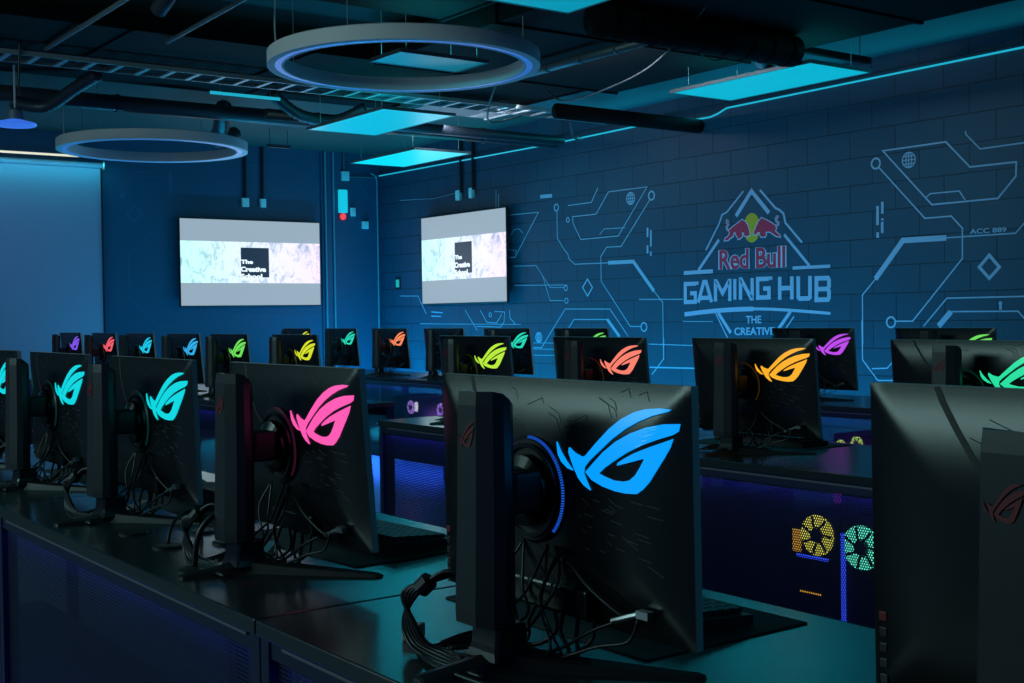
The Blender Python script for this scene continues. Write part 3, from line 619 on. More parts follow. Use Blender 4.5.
    bm.faces.new(rings[0]); bm.faces.new(rings[-1]); bmesh.ops.recalc_face_normals(bm, faces=bm.faces)
    bmesh.ops.bevel(bm, geom=[e for e in bm.edges], offset=0.004, segments=1, affect='EDGES')
    link('neck', bm, M['shell'], root)
    # three feet
    def foot(dx, dy, w0, w1, h0):
        L_ = math.hypot(dx, dy); ux, uy = dx/L_, dy/L_; nx, ny = -uy, ux; bm = bmesh.new(); R_ = []
        for s, w, h in ((0.0, w0, h0), (0.35*L_, w0*0.72, h0*0.62), (L_*0.97, w1, 0.008), (L_, w1*0.7, 0.005)):
            cx_, cy_ = ux*s, uy*s
            R_.append([bm.verts.new((cx_+nx*w*k, cy_+ny*w*k, z)) for k, z in ((-1, 0.0), (-0.75, h*0.7), (0, h), (0.75, h*0.7), (1, 0.0))])
        for a_, b_ in zip(R_[:-1], R_[1:]):
            for i in range(5): bm.faces.new((a_[i], a_[(i+1) % 5], b_[(i+1) % 5], b_[i]))
        bm.faces.new(R_[0]); bm.faces.new(R_[-1]); bmesh.ops.recalc_face_normals(bm, faces=bm.faces)
        return bm
    for dx, dy, w0, w1, h0 in ((0.165, -0.225, 0.036, 0.011, 0.030), (0.165, 0.225, 0.036, 0.011, 0.030), (-0.135, 0.0, 0.040, 0.016, 0.026)):
        link('foot', foot(dx, dy, w0, w1, h0), M['dark'], root)
    # ports under the bottom edge and their leads
    bm = B(0.072, 0.098, -0.10, 0.07, 0.066, 0.105, 0.004); link('port_cover', tiltm(bm), M['shell'], root)
    rnd = random.Random(11)
    def lead(pts, r): 
        bm = bmesh.new(); tube(bm, pts, r, 6, 5); return link('cable', bm, M['cable'], root, smooth=True)
    for k in range(5):
        a0 = -0.085+0.03*k
        lead([(0.092, a0, 0.070), (0.088, a0+rnd.uniform(-.02, .02), 0.035), (0.070+rnd.uniform(-.03, .01), a0+rnd.uniform(-.03, .04), 0.010), (0.035, 0.055+0.012*k, 0.007+0.003*k), (-0.02+rnd.uniform(-.015, .015), 0.095+0.008*k, 0.0055)], 0.0032)
    for k in range(5):
        lp = lead([(-0.010, 0.050, 0.11+0.004*k), (-0.035, 0.085+0.003*k, 0.118-0.003*k), (-0.055-0.003*k, 0.122+0.005*k, 0.085), (-0.062, 0.150-0.006*k, 0.045), (-0.066+0.004*k, 0.132-0.006*k, 0.014), (-0.072+0.01*k, 0.07, 0.0055), (-0.066+0.004*k, -0.055+0.02*k, 0.0055)], 0.0037); lp.name = 'cable_loop'
    bm = bmesh.new(); tube(bm, [(-0.046, 0.106, 0.104), (-0.053, 0.119, 0.090)], 0.0135, 10); link('cable_tie', bm, M['dark'], root)
    for k in range(6):       # untidy thin leads between hub and foot
        a0 = rnd.uniform(-0.05, 0.07); lead([(0.080, a0, 0.155), (0.058+rnd.uniform(-.01, .01), a0+rnd.uniform(-.05, .05), 0.105+rnd.uniform(-.02, .02)), (0.050+rnd.uniform(-.03, .02), a0+rnd.uniform(-.07, .05), 0.05+rnd.uniform(-.02, .02)), (0.04+rnd.uniform(-.03, .03), a0+rnd.uniform(-.05, .09), 0.005)], 0.0021)
    bm = bmesh.new()
    for k in range(5): c_ = on_shell(0.262, 0.140-0.0165*k, 0.001); box(bm, c_.x-0.0015, c_.x+0.003, 0.257, 0.267, c_.z-0.0045, c_.z+0.0055, 0.001); link('menu_button', tiltm(bm), M['dark'] if k else M['redlogo'], root); bm = bmesh.new()
    bm.free()
    lead([(0.075, -0.045, 0.150), (0.070, -0.10, 0.115), (0.075, -0.165, 0.085), (0.085, -0.185, 0.082)], 0.0022)
    bm = tube(bmesh.new(), [(0.076, -0.150, 0.075), (0.078, -0.205, 0.094)], 0.0048, 8); box(bm, 0.071, 0.083, -0.222, -0.200, 0.089, 0.099); link('usb_plug', bm, M['chrome'], root)
    lead([(0.076, -0.150, 0.074), (0.066, -0.11, 0.055), (0.050, -0.05, 0.02), (0.03, 0.03, 0.0055), (0.0, 0.085, 0.0055)], 0.0027)
    lead([(0.076, -0.195, 0.086), (0.072, -0.180, 0.055), (0.062, -0.13, 0.040), (0.045, -0.07, 0.016), (0.03, -0.0, 0.0055)], 0.0025)
    return root
# every monitor: row base x, y, yaw, logo colour name, sRGB, label
DESK_Z = 0.730
NEON = {'blue': (0, 158, 255), 'pink': (255, 90, 180), 'teal': (10, 215, 225), 'green': (40, 225, 160), 'amber': (255, 178, 40), 'coral': (255, 130, 110), 'lime': (185, 235, 60),
        'grassgreen': (110, 225, 90), 'skyblue': (50, 175, 235), 'cyan': (30, 200, 235), 'red': (245, 95, 110), 'violet': (130, 85, 235), 'magenta': (190, 75, 235), 'mint': (40, 215, 185), 'orange': (255, 140, 95), 'yellow': (215, 225, 40), 'off': (14, 15, 18)}
SEATS = [
 (0.973, 0.570, -2, 'green', 'black gaming monitor cut by the right frame edge, nearest of all, seen from behind'),
 (0.985, 1.3775, 0, 'blue', 'large black gaming monitor with glowing blue logo on the front desk'),
 (0.985, 2.205, 0, 'pink', 'black gaming monitor with glowing hot pink logo on the front desk'),
 (0.985, 2.97, 0, 'teal', 'black gaming monitor with teal logo, next left of the hot pink one'),
 (0.985, 3.71, 0, 'teal', 'black gaming monitor with teal logo, middle one of three teal in the front row'),
 (0.985, 4.415, 0, 'teal', 'black gaming monitor with teal logo cut by the left frame edge'),
 (3.096, 2.11, 0, 'green', 'middle row gaming monitor with sea green logo at right, behind the nearest one'),
 (3.096, 2.967, 0, 'amber', 'middle row gaming monitor with glowing amber logo below the wall emblem'),
 (3.096, 3.78, 0, 'coral', 'middle row gaming monitor with glowing coral logo behind the blue one'),
 (3.096, 4.65, 0, 'lime', 'middle row gaming monitor with lime green logo at the end of its desk'),
 (3.096, 6.44, 0, 'yellow', 'far gaming monitor with lime yellow logo just behind the hot pink one'),
 (3.096, 7.35, 0, 'grassgreen', 'far gaming monitor with grass green logo below the left corner of the back screen'),
 (3.096, 8.10, 0, 'skyblue', 'far gaming monitor with sky blue logo, third from left in its row'),
 (3.096, 8.94, 0, 'cyan', 'small far gaming monitor with cyan logo, right of the red one'),
 (3.096, 9.74, 0, 'red', 'small far gaming monitor with light red logo beside the blind edge'),
 (3.096, 10.59, 0, 'violet', 'small far gaming monitor with violet logo in front of the pale blind'),
 (5.19, 3.65, 0, 'grassgreen', 'third row gaming monitor at right, its light green logo half covered'),
 (5.19, 4.47, 0, 'magenta', 'third row gaming monitor with magenta violet logo behind the amber one'),
 (5.19, 6.43, 0, 'grassgreen', 'far gaming monitor mostly hidden behind the coral one, green logo tip showing'),
 (5.19, 7.27, 0, 'mint', 'far gaming monitor with mint logo peeking out behind the lime one'),
 (5.19, 8.10, 0, 'off', 'far gaming monitor whose logo is hidden behind the lime monitor'),
 (5.19, 8.92, 0, 'orange', 'far gaming monitor with orange logo just right of the room corner'),
 (5.19, 9.75, 0, 'mint', 'far gaming monitor with mint logo just left of the room corner'),
 (5.19, 10.61, 0, 'yellow', 'farthest gaming monitor, yellow logo half hidden behind the lime yellow one'),
]
proto = make_monitor()
M['bluering'] = glow('ring_blue', srgb(25, 95, 225), 0.9, (0.02, 0.02, 0.02))
glowm = {k: glow('logo_'+k, srgb(*v), 1.0, (0.02, 0.02, 0.02)) for k, v in NEON.items()}
glowdim = {k: glow('ring_'+k, srgb(*v), 0.05, (0.02, 0.02, 0.02)) for k, v in NEON.items()}
copies = [proto]+[copy_tree(proto) for _ in SEATS[1:]]
for i, (x, y, a, k, lab) in enumerate(SEATS):
    o = copies[i]
    o.location = (x, y, DESK_Z); o.rotation_euler = (0, 0, math.radians(a)); o['label'] = lab; o['group'] = 'gaming monitors on the desks'
    for ch in [c for c in COL.objects if c.parent == o]:
        if x > 2 and ch.name.startswith(('cable_loop', 'cable_tie')): bpy.data.objects.remove(ch); continue
        if ch.name.startswith(('back_shell', 'panel_frame', 'screen', 'seam_groove', 'etched', 'vent', 'logo', 'hub_disc', 'port_cover', 'usb_plug', 'menu_button')):
            th = -math.radians((1.0, 0.7, 4.0, 1.6, 1.6, 1.6)[i] if i < 6 else 5.2); pv = Vector((0.1, 0, 0.385))
            ch.rotation_euler = (0, th, 0); ch.location = pv-(Matrix.Rotation(th, 3, 'Y') @ pv)+(Vector((0.002, -0.006, 0)) if i == 0 else Vector((-0.004, 0.004, 0)))
        if i == 0 and not ch.name.startswith(('foot', 'neck', 'cable', 'stand')): ch.location.z += 0.014
        if ch.name.startswith('logo'):
            if i: pass
            ch.material_slots[0].link = 'OBJECT'; ch.material_slots[0].material = glowm[k]
        if ch.name.startswith('hub_disc'):
            for g in [c for c in COL.objects if c.parent == ch]:
                if g.name.startswith('ring_light'): g.material_slots[0].link = 'OBJECT'; g.material_slots[0].material = (M['bluering'] if k == 'blue' else glowdim[k])

# ------------------------------------------------------------------ desks
def desk(xb, y0, y1, label, depth=0.70):
    L_ = y1-y0; t = thing('gaming_desk', label, 'desk', (xb, y0, 0.0), 0, 'gaming desks')
    link('desktop', B(0.0, depth, 0.002, L_-0.002, 0.704, DESK_Z, 0.003), M['desk'], t)
    link('back_apron', B(0.012, 0.034, 0.03, L_-0.03, 0.672, 0.704), M['deskmetal'], t)
    link('highlight_strip', B(0.007, 0.012, 0.05, L_-0.08, 0.694, 0.699), M['trim'], t)  # added strip stands in for the bright highlight along the apron
    link('front_apron', B(depth-0.06, depth-0.04, 0.05, L_-0.05, 0.655, 0.704), M['deskmetal'], t)
    link('mesh_panel', B(0.022, 0.0235, 0.03, L_-0.03, 0.125, 0.672), M['mesh'], t)
    link('bottom_rail', B(0.012, 0.034, 0.03, L_-0.03, 0.100, 0.125), M['deskmetal'], t)
    link('base_shelf', B(0.034, 0.55, 0.03, L_-0.03, 0.105, 0.12), M['deskmetal'], t)
    for yy in (0.002, L_-0.032):
        for xx in (0.008, depth-0.05): link('leg', B(xx, xx+0.04, yy, yy+0.03, 0.0, 0.704, 0.002), M['deskmetal'], t)
    link('light_strip', B(0.05, 0.062, 0.05, L_-0.05, 0.094, 0.104), M['ledblue'], t)
    return t
DESKS = [(0.83, 0.23, 1.83, 'front row desk carrying the blue logo monitor'), (0.83, 1.83, 3.43, 'front row desk carrying the hot pink logo monitor'), (0.83, 3.43, 5.03, 'front row desk at the left frame edge'),
         (2.91, 1.83, 3.43, 'middle row desk carrying the amber logo monitor'), (2.91, 3.43, 5.03, 'middle row desk with the blue lit perforated back, its end facing the aisle'),
         (5.0, 3.43, 5.03, 'third row desk carrying the magenta logo monitor'), (5.0, 1.83, 3.43, 'third row desk behind the nearest monitor at right'),
         (2.91, 6.03, 7.67, 'far desk carrying the lime yellow logo monitor'), (2.91, 7.67, 9.31, 'far desk carrying the sky blue and cyan logo monitors'), (2.91, 9.31, 10.95, 'far desk in front of the blind, carrying the violet logo monitor'),
         (5.0, 6.03, 7.67, 'far desk by the block wall, hidden behind the lime logo monitor'), (5.0, 7.67, 9.31, 'far desk with two violet glowing fans beneath, by the block wall'), (5.0, 9.31, 10.95, 'far desk nearest the room corner')]
for (x, y0, y1, lab) in DESKS:
    desk(x, y0, y1, lab)
    area('mesh_glow', (x+0.006, (y0+y1)/2, 0.668), (0, math.radians(4), 0), 0.006, y1-y0-0.12, 0.3 if x < 1 else 0.7, (0.07, 0.05, 1.0))
    area('floor_glow', (x-0.02, (y0+y1)/2, 0.095), (0, math.radians(20), 0), 0.03, y1-y0-0.1, 2.5, (0.02, 0.09, 1.0))
    area('desk_underglow', (x+0.30, (y0+y1)/2, 0.095), (0, 0, 0), 0.5, y1-y0-0.1, 5.0 if y1 < 5.5 else 14.0, (0.02, 0.10, 1.0))

# ------------------------------------------------------------------ computer towers under the desks
def fan(parent, y, z, r, col, seg=28):
    f = thing.__globals__['bpy'].data.objects.new('fan', None)
    bpy.data.objects.remove(f)
    tf = lambda a, b, c: (-c, y+a, z+b)
    bm = bmesh.new(); lathe(bm, [(r*0.42, 0.0), (r, 0.0), (r, 0.006), (r*0.42, 0.006)], seg, tf); rg = link('fan_light', bm, col, parent)
    bm = bmesh.new(); lathe(bm, [(0.0, 0.0), (r*0.36, 0.0), (r*0.34, 0.012), (0.0, 0.013)], 16, tf)
    for k in range(7):
        a0 = 2*PI*k/7; prism(bm, [(r*0.3*math.cos(a0), r*0.3*math.sin(a0)), (r*0.95*math.cos(a0+0.35), r*0.95*math.sin(a0+0.35)), (r*0.95*math.cos(a0+0.5), r*0.95*math.sin(a0+0.5)), (r*0.3*math.cos(a0+0.35), r*0.3*math.sin(a0+0.35))], 0.007, 0.009, tf)
    link('fan_rotor', bm, M['fan'], rg)
def tower(x, y, label, fans, extra=None):
    t = thing('computer_tower', label, 'computer', (x, y, 0.12), 0, 'computers under the desks')
    bm = B(0.0, 0.42, -0.1, 0.1, 0.012, 0.46, 0.005); link('case', bm, M['case'], t)
    bm = bmesh.new()
    for dx in (0.03, 0.36):
        for dy in (-0.085, 0.06): box(bm, dx, dx+0.03, dy, dy+0.025, 0.0, 0.012)
    link('case_feet', bm, M['dark'], t)
    bm = bmesh.new()
    for k in range(6): box(bm, -0.002, 0.0, -0.085, -0.02, 0.05+0.02*k, 0.058+0.02*k)
    box(bm, -0.003, 0.0, 0.0, 0.085, 0.035, 0.12); link('rear_slots', bm, M['galv'], t)
    for (fy, fz, r, c) in fans: fan(t, fy, fz, r, c)
    if extra: extra(t)
    return t
gl = lambda n, c, s=1.0: glow(n, srgb(*c), s)
FY = gl('fan_yellow_green', (200, 195, 75), 1.3); FC = gl('fan_cyan_green', (90, 225, 190), 1.5); FV = gl('fan_violet', (185, 140, 255), 2.4); FM = gl('fan_green', (175, 215, 90), 1.8); FW = gl('board_white_light', (230, 225, 240), 3.0); FP = gl('fan_magenta', (150, 50, 190), 0.9)
AMB = gl('amber_light', (225, 165, 50), 0.9)
def ex1(t):
    link('board_light', B(-0.006, 0, 0.045, 0.075, 0.34, 0.41), AMB, t); link('slot_light', B(-0.006, 0, -0.03, 0.05, 0.215, 0.222), AMB, t)
    link('card_light', B(-0.006, 0, -0.06, 0.06, 0.325, 0.333), M['ledblue'], t)
def ex2(t): link('blue_light_bar', B(-0.01, -0.002, 0.088, 0.1, 0.05, 0.42), M['ledblue'], t)
tower(3.0, 2.54, 'tower computer with yellow fan glow behind the perforated panel', [(-0.02, 0.40, 0.062, FY)], ex1)
tower(3.0, 2.325, 'tower computer with cyan and yellow ring fan behind the perforated panel', [(0.029, 0.385, 0.066, FC)], ex2)
tower(3.0, 3.08, 'dark tower computer behind the purple lit part of the perforated panel', [])
tower(3.0, 4.2, 'tower computer behind the perforated panel beside its blue window', [(0.0, 0.36, 0.05, FV)])
tower(5.09, 4.07, 'tower computer with bright green glow under the third row', [(-0.05, 0.42, 0.035, FM), (0.05, 0.40, 0.03, FM)], lambda t: link('side_light', B(-0.006, 0, 0.05, 0.095, 0.10, 0.30), FP, t))
def exw(t): link('board_light', B(-0.006, 0, 0.085, 0.1, 0.36, 0.43), FW, t)
tower(5.09, 8.27, 'far tower computer with violet ring fan, left of two', [(0.0, 0.385, 0.052, FV)], lambda t: link('board_light', B(-0.03, -0.012, -0.118, -0.1, 0.36, 0.43), FW, t))
tower(5.09, 7.845, 'far tower computer with violet ring fan, right of two', [(0.0, 0.385, 0.052, FV)])
tower(5.09, 8.62, 'far dark tower computer left of the violet fans', [], lambda t: link('side_light', B(-0.006, 0, -0.02, 0.0, 0.05, 0.42), gl('dim_violet', (70, 30, 130), 0.8), t))
for (x, y, z, c, e) in ((4.97, 4.05, 0.45, (0.55, 0.08, 0.9), 1.2), (4.9, 8.0, 0.45, (0.45, 0.15, 1.0), 0.8)):
    d = bpy.data.lights.new('fan_spill', 'POINT'); d.energy = e; d.color = c; d.shadow_soft_size = 0.04
    o = bpy.data.objects.new('fan_spill', d); COL.objects.link(o); o.location = (x, y, z)

# ------------------------------------------------------------------ keyboards, mats and mice
def make_keyboard():
    t = thing('keyboard', '', 'keyboard')
    bm = bmesh.new(); prism(bm, [(-0.068, 0.0), (0.068, 0.0), (0.068, 0.026), (-0.068, 0.016)], -0.18, 0.18, lambda a, b, c: (-a, c, b)); link('base', bm, M['dark'], t)
    bm = bmesh.new()
    for r_ in range(6):
        for k in range(15):
            x = -0.056+0.0215*r_; y = -0.165+0.0222*k; z = 0.0165+0.0735*(-x+0.068)*1.0
            if r_ == 0 and False: continue
            box(bm, x-0.0085, x+0.0085, y, y+0.0185, z, z+0.008)
    link('keycaps', bm, M['key'], t); return t
kb = make_keyboard()
def make_mouse():
    t = thing('mouse', '', 'mouse'); bm = bmesh.new()
    bmesh.ops.create_uvsphere(bm, u_segments=16, v_segments=10, radius=1.0)
    for v in bm.verts: v.co = Vector((v.co.x*0.058, v.co.y*0.031, max(0.0, v.co.z)*0.036))
    link('shell', bm, M['dark'], t, smooth=True); link('wheel', B(-0.045, -0.03, -0.003, 0.003, 0.018, 0.036, 0.002), M['side'], t); return t
ms = make_mouse()
names = {'blue': 'the blue logo monitor', 'pink': 'the hot pink logo monitor'}
KB = [(1.31, 1.45, 0, 'the large blue logo monitor'), (1.31, 2.28, 3, 'the hot pink logo monitor'), (1.31, 3.05, -2, 'the teal logo monitor left of the pink one'), (1.31, 3.80, 0, 'the middle teal logo monitor'),
      (3.40, 2.15, 0, 'the sea green logo monitor'), (3.40, 3.03, 0, 'the amber logo monitor'), (3.40, 3.85, 0, 'the coral logo monitor'), (3.40, 4.70, 0, 'the lime logo monitor')]
for i, (x, y, a, who) in enumerate(KB):
    p_ = link('mouse_pad', B(-0.165, 0.165, -0.17, 0.33, 0.0, 0.003, 0.001), M['pad'], None, (x+0.0, y-0.02, DESK_Z), (0, 0, math.radians(a)))
    tag(p_, 'dark cloth mat before '+who, 'desk mat', 'desk mats')
    o = kb if i == 0 else copy_tree(kb); o.location = (x+0.02, y+0.03, DESK_Z+0.003); o.rotation_euler = (0, 0, math.radians(a)); tag(o, 'black keyboard on the mat of '+who, 'keyboard', 'keyboards')
    o = ms if i == 0 else copy_tree(ms); o.location = (x+0.01, y+0.265, DESK_Z+0.003); tag(o, 'black mouse on the mat of '+who, 'mouse', 'mice')
# flat cable grommets on the near desks
bm = bmesh.new(); lathe(bm, [(0.0, 0.0), (0.032, 0.0), (0.032, 0.003), (0.027, 0.005), (0.0, 0.005)], 28)
gm = bm
me_src = link('cable_grommet', bm, M['dark'])
G = [(1.085, 2.665, 'rearmost of four round grommets between the teal and pink monitors'), (0.957, 2.535, 'round grommet left of the hot pink monitor, second from front'), (1.075, 2.50, 'round grommet half behind the hot pink column'), (0.905, 2.262, 'round cable grommet in front of the hot pink column'), (0.958, 2.745, 'round grommet under the leads of the teal monitor')]
for i, (x, y, lab) in enumerate(G):
    o = me_src if i == 0 else me_src.copy()
    if i: COL.objects.link(o)
    o.location = (x, y, DESK_Z); tag(o, lab, 'grommet', 'cable grommets')
def loose(pts, r, label):
    bm = bmesh.new(); tube(bm, pts, r, 6, 8); return tag(link('loose_cable', bm, M['cable'], smooth=True), label, 'cable')
loose([(1.085, 2.665, 0.738), (1.06, 2.62, 0.79), (1.0, 2.52, 0.77), (0.95, 2.40, 0.737), (0.957, 2.30, 0.735)], 0.0045, 'thick black cable arching from the rearmost grommet')
loose([(0.957, 2.535, 0.738), (0.98, 2.56, 0.775), (1.03, 2.60, 0.79), (1.06, 2.55, 0.765), (1.075, 2.50, 0.739)], 0.004, 'short black cable bridging two grommets left of the pink monitor')
loose([(0.905, 2.262, 0.738), (0.915, 2.26, 0.80), (0.945, 2.25, 0.835), (0.975, 2.245, 0.83)], 0.006, 'thick black cable rising from the grommet to the pink column')
loose([(0.93, 1.16, 0.735), (0.905, 1.28, 0.735), (0.90, 1.42, 0.736), (0.935, 1.51, 0.735), (0.960, 1.552, 0.74)], 0.0035, 'thin black lead lying on the desk before the blue monitor')
bm = B(-0.018, 0.018, -0.012, 0.012, 0.0, 0.022, 0.003)
tag(link('power_plug', bm, M['side'], None, (0.963, 1.568, DESK_Z), (0, 0, 0.6)), 'small grey power plug on the desk left of the blue monitor', 'plug')

# ------------------------------------------------------------------ suspended lamps
DUCTS = [(4.25, 6.36, 0.4, 7.30, 2.905), (-1.0, 6.35, 7.5, 8.62, 2.975), (-1.0, 5.6, 8.85, 9.45, 3.02), (-1.0, 3.9, 3.9, 5.1, 2.95), (1.6, 4.2, 5.75, 6.35, 3.0)]
def roof_at(x, y): return min([3.072 if x > 6.46 and y < 9.0 else 3.155]+[z-0.013 for (a, b, c, d, z) in DUCTS if a-0.03 < x < b+0.03 and c-0.03 < y < d+0.03])
def hang(t, x, y, z0, r=0.0025, name='suspension_wire', m='wire'):
    cx0, cy0, cz0 = t.location; bm = bmesh.new(); tube(bm, [(x, y, z0), (x, y, roof_at(cx0+x, cy0+y)-cz0)], r, 5); return link(name, bm, M[m], t)
PL = ['cyan panel lamp left of centre, between the ring and the corner', 'brightest cyan panel lamp nearest the room corner', 'large cyan panel lamp hanging above the block wall logo', 'cyan panel lamp at the top edge of the picture', 'dim cyan panel lamp seen through the near ring lamp']
for (x0, x1, y0, y1), lab, mm in zip(PANELS, PL, ('panel', 'panel2', 'panel', 'panel_dim', 'panel_dark')):
    cx_, cy_ = (x0+x1)/2, (y0+y1)/2; hx, hy = (x1-x0)/2, (y1-y0)/2
    t = thing('panel_lamp', lab, 'lamp', (cx_, cy_, PANEL_Z), 0, 'suspended panel lamps')
    bm = bmesh.new()
    for q in ((-hx, hx, -hy, -hy+0.012), (-hx, hx, hy-0.012, hy), (-hx, -hx+0.012, -hy+0.012, hy-0.012), (hx-0.012, hx, -hy+0.012, hy-0.012)): box(bm, *q, 0.0, 0.022)
    box(bm, -hx+0.012, hx-0.012, -hy+0.012, hy-0.012, 0.016, 0.022); link('frame', bm, M['galv'], t)
    link('diffuser', B(-hx+0.012, hx-0.012, -hy+0.012, hy-0.012, 0.003, 0.010), M[mm], t)
    for sx in (-1, 1):
        for sy in (-1, 1): hang(t, sx*hx*0.8, sy*hy*0.8, 0.022)
RZ = 2.655
for (cx_, cy_, lab) in ((3.84, 6.25, 'large ring shaped lamp hanging near the top of the picture'), (3.89, 10.45, 'ring shaped lamp hanging farther back in front of the wall')):
    t = thing('ring_lamp', lab, 'lamp', (cx_, cy_, RZ), 0, 'ring lamps'); R1_, R0_ = 0.79, 0.695
    bm = bmesh.new(); lathe(bm, [(R1_, 0.0), (R1_, 0.078), (R1_-0.008, 0.084), (R0_+0.008, 0.084), (R0_, 0.078), (R0_, 0.0), (R0_+0.014, 0.0), (R0_+0.014, 0.004), (R1_-0.045, 0.004), (R1_-0.045, 0.0)], 128); link('housing', bm, M['ring'], t)
    bm = bmesh.new(); lathe(bm, [(R0_+0.014, 0.0015), (R1_-0.045, 0.0015), (R1_-0.045, 0.0035), (R0_+0.014, 0.0035)], 128); link('diffuser', bm, M['ringled'], t)
    for k in range(4):
        a_ = 0.6+PI/2*k; hang(t, 0.73*math.cos(a_), 0.73*math.sin(a_), 0.084)
    zt = roof_at(cx_-0.64, cy_+0.36)-RZ
    bm = bmesh.new(); tube(bm, [(-0.64, 0.36, 0.084), (-0.645, 0.37, 0.25), (-0.64, 0.36, zt)], 0.005, 6, 4); link('power_cord', bm, M['white'], t)
t = thing('dome_pendant', 'small blue glowing dome pendant at the left edge', 'lamp', (2.42, 9.18, 2.60))
bm = bmesh.new(); lathe(bm, [(0.0, -0.02), (0.135, -0.008), (0.145, 0.0), (0.14, 0.012), (0.05, 0.035), (0.0, 0.035)], 32); link('diffuser', bm, M['domelight'], t)
bm = bmesh.new(); lathe(bm, [(0.0, 0.035), (0.06, 0.035), (0.055, 0.10), (0.025, 0.115), (0.0, 0.115)], 24); link('cap', bm, M['galv'], t)
bm = bmesh.new(); tube(bm, [(0, 0, 0.115), (0.0, 0, 0.555)], 0.008, 8); link('stem', bm, M['white'], t)

# ------------------------------------------------------------------ ceiling services
def ceiling_box(name, x0, x1, y0, y1, z0, z1, m, label, cat):
    t = thing(name, label, cat, ((x0+x1)/2, (y0+y1)/2, z0)); hx, hy = (x1-x0)/2, (y1-y0)/2
    link('sheet_metal_body', B(-hx, hx, -hy, hy, 0, z1-z0, 0.004), m, t)
    n = max(1, int(max(hx, hy)*2/1.2))
    for k in range(n+1):
        if hy > hx: yy = -hy+0.03+(2*hy-0.06)*k/n; link('joint_flange', B(-hx-0.012, hx+0.012, yy-0.012, yy+0.012, -0.012, z1-z0+0.0), m, t)
        else: xx = -hx+0.03+(2*hx-0.06)*k/n; link('joint_flange', B(xx-0.012, xx+0.012, -hy-0.012, hy+0.012, -0.012, z1-z0), m, t)
    return t
ceiling_box('air_duct', 4.25, 6.36, 0.4, 7.30, 2.905, 3.06, M['black'], 'huge black rectangular air duct running toward the camera under the ceiling', 'air duct')
ceiling_box('air_duct', -1.0, 6.35, 7.5, 8.62, 2.975, 3.04, M['black'], 'long black rectangular air duct crossing the room above the cable tray', 'air duct')
ceiling_box('air_duct', -1.0, 5.6, 8.85, 9.45, 3.02, 3.09, M['black'], 'flat black duct crossing behind the cable tray', 'air duct')
ceiling_box('air_duct', -1.0, 3.9, 3.9, 5.1, 2.95, 3.15, M['black'], 'black air duct at the top left, nearest of the crossing ducts', 'air duct')
ceiling_box('air_duct', 1.6, 4.2, 5.75, 6.35, 3.0, 3.15, M['black'], 'short black duct above the near ring lamp', 'air duct')
def pipe(pts, r, m, label, name='pipe', seg=14, curve=0, collars=0):
    t = thing(name, label, 'pipe' if name == 'pipe' else name.replace('_', ' '), pts[0])
    P0 = Vector(pts[0]); bm = bmesh.new(); tube(bm, [Vector(p)-P0 for p in pts], r, seg, curve); link('run', bm, m, t, smooth=True)
    if collars:
        a, b = Vector(pts[0])-P0, Vector(pts[-1])-P0; d = (b-a).normalized()
        for k in range(collars):
            c_ = a+(b-a)*(k+0.5)/collars; link('collar', tube(bmesh.new(), [c_-d*0.012, c_+d*0.012], r*(1.05 if r > 0.08 else 1.18), seg), m, t)
    return t
pipe([(-1.0, 9.70, 2.90), (7.62, 9.62, 2.90)], 0.062, M['pipe'], 'long dark blue sprinkler main crossing the room below the ceiling', collars=5)
pipe([(4.4, 9.30, 2.86), (7.45, 9.30, 2.86)], 0.045, M['pipe'], 'dark pipe lit cyan beneath, ending at the block wall')
pipe([(6.05, 7.62, 2.79), (7.60, 7.62, 2.79)], 0.06, M['black'], 'short black pipe ending at the jog of the light line')
pipe([(5.12, 7.05, 2.84), (5.12, 5.32, 2.84)], 0.028, M['galv'], 'thin pipe strapped under the huge black duct', collars=5)
pipe([(2.36, 8.2, 2.95), (2.36, 5.4, 2.95)], 0.014, M['galv'], 'thin conduit at the top left, left of two', 'conduit', 8)
pipe([(2.93, 7.6, 2.95), (2.86, 5.4, 2.95)], 0.014, M['galv'], 'thin conduit at the top left, right of two', 'conduit', 8)
pipe([(4.4, 5.2, 2.81), (6.0, 5.2, 2.81)], 0.095, M['black'], 'round black spiral duct at the top right of centre', 'spiral_duct', 24, 0, 9)
# cable tray: two side rails and rungs
t = thing('cable_tray', 'ladder cable tray crossing the room from left to right behind the ring', 'cable tray', (0, 8.36, 2.90))
for yy in (-0.13, 0.13): link('side_rail', B(-0.8, 7.3, yy-0.006, yy+0.006, 0.0, 0.03), M['wire'], t)
for k in range(44): link('rung', B(-0.75+0.18*k, -0.72+0.18*k, -0.124, 0.124, 0.0, 0.012), M['wire'], t)
for k in range(9):
    yy = -0.09+0.022*k; link('tray_cable', tube(bmesh.new(), [(4.9, yy, 0.03), (5.6, yy+0.02*math.sin(k), 0.035), (6.3, yy-0.02, 0.03), (7.2, yy, 0.035)], 0.006, 6, 4), M['conduit'], t)
t = thing('tube_light', 'short bright cyan tube light below the cable tray', 'light strip', (3.98, 8.76, 2.885))
bm = bmesh.new(); tube(bm, [(-0.28, 0, 0), (0.28, 0, 0)], 0.012, 8); link('tube', bm, M['ledcyan'], t)
for s_ in (-0.2, 0.2): hang(t, s_, 0, 0.012, 0.004, 'hanger_rod', 'galv')
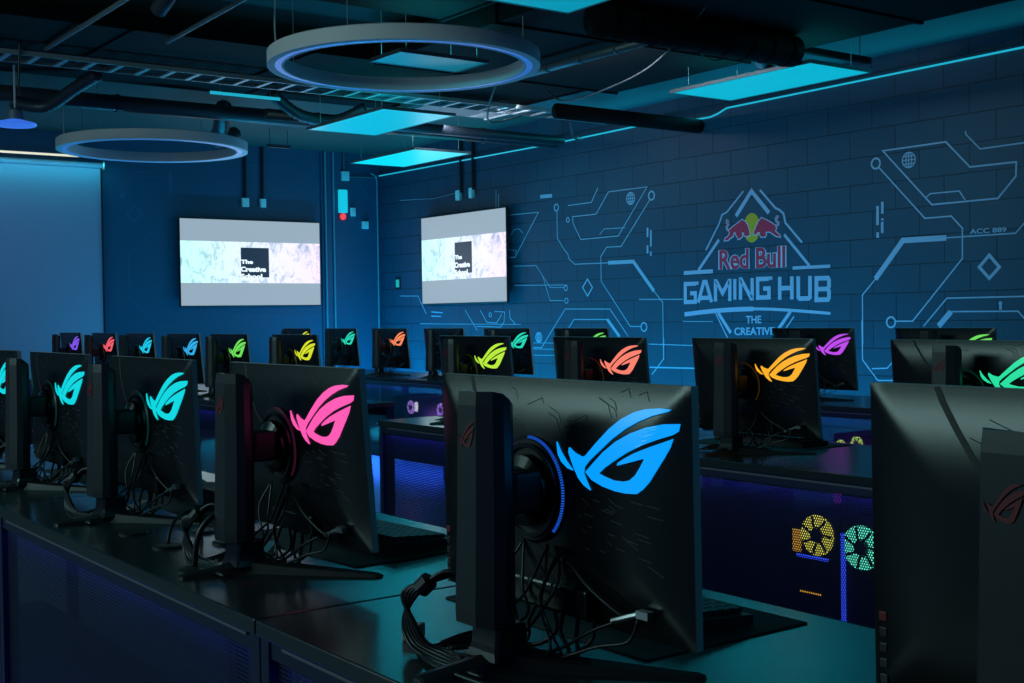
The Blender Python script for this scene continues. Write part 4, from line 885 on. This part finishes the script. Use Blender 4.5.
# flexible hoses
def hose(pts, r, label, m='pipe'):
    P = smooth_pts(pts, 14); rad = [r*(1.0 if i % 2 else 0.86) for i in range(len(P))]
    bm = bmesh.new(); tube(bm, P, r, 12, 0, rad); return tag(link('flexible_duct', bm, M[m], smooth=True), label, 'flexible duct')
hose([(2.45, 6.30, 3.15), (2.45, 6.30, 3.02), (2.46, 6.33, 2.92), (2.46, 6.5, 2.86)], 0.045, 'black corrugated duct dropping at the top left')
hose([(2.95, 9.0, 2.98), (2.85, 9.25, 2.90), (2.72, 9.5, 2.80), (2.5, 9.6, 2.83)], 0.05, 'corrugated duct hanging left, above the far ring lamp')
hose([(4.3, 9.9, 3.0), (4.4, 10.2, 2.87), (4.5, 10.5, 2.80), (4.75, 10.7, 2.90)], 0.07, 'corrugated duct drooping behind the sprinkler main, mid left')
hose([(4.35, 9.1, 2.99), (4.65, 9.2, 2.86), (5.0, 9.25, 2.85), (5.2, 9.1, 2.95)], 0.05, 'corrugated duct beside the leftmost panel lamp')
hose([(5.75, 5.35, 2.87), (5.95, 5.42, 2.83), (6.1, 5.5, 2.79), (6.2, 5.55, 2.9)], 0.06, 'short flexible duct end hanging right of the spiral duct', 'galv')
def bar(x0, x1, y0, y1, z0, z1, label, m='black'):
    t = thing('strut', label, 'strut', ((x0+x1)/2, (y0+y1)/2, z0)); hx, hy = (x1-x0)/2, (y1-y0)/2
    link('channel', B(-hx, hx, -hy, hy, 0, z1-z0), M[m], t)
    for s in (-0.8, 0.8): hang(t, s*hx, 0 if hx > hy else s*hy, z1-z0, 0.005, 'hanger_rod', 'galv')
    return t
bar(6.05, 7.05, 5.42, 5.46, 2.89, 2.93, 'black strut channel above the large panel lamp')
bar(3.95, 4.35, 4.35, 4.45, 2.80, 2.84, 'black strut beside the top edge panel lamp')
bar(5.6, 5.85, 11.8, 11.84, 2.97, 3.0, 'short grey strut far back near the corner', 'pipe')
def arc(pts, r, label):
    bm = bmesh.new(); tube(bm, pts, r, 6, 8); tag(link('ceiling_cable', bm, M['cable'], smooth=True), label, 'cable')
arc([(4.95, 4.9, 2.89), (5.15, 5.3, 2.82), (5.35, 5.9, 2.72), (5.6, 6.9, 2.72), (5.8, 7.4, 2.88)], 0.006, 'thin cable looping below the huge black duct')
arc([(5.3, 5.35, 2.86), (5.5, 5.5, 2.80), (5.75, 5.6, 2.80), (5.9, 5.45, 2.88)], 0.005, 'thin cable drooping by the spiral duct')
arc([(5.4, 7.5, 2.93), (5.6, 7.9, 2.80), (5.85, 8.2, 2.76), (6.3, 8.4, 2.88)], 0.008, 'cable dropping onto the cable tray right end')
arc([(6.9, 8.5, 2.9), (7.1, 8.7, 2.80), (7.35, 8.9, 2.82), (7.5, 9.1, 2.9)], 0.008, 'wavy cable near the block wall above the light line')
arc([(2.2, 8.2, 2.98), (2.2, 8.25, 2.7), (2.21, 8.3, 2.66)], 0.008, 'thin white cable hanging at the left edge')
ceiling_box('lit_duct_end', 5.45, 6.35, 8.5, 8.95, 2.93, 3.15, M['galv'], 'cyan lit duct section beyond the cable tray, right of the ring', 'air duct')
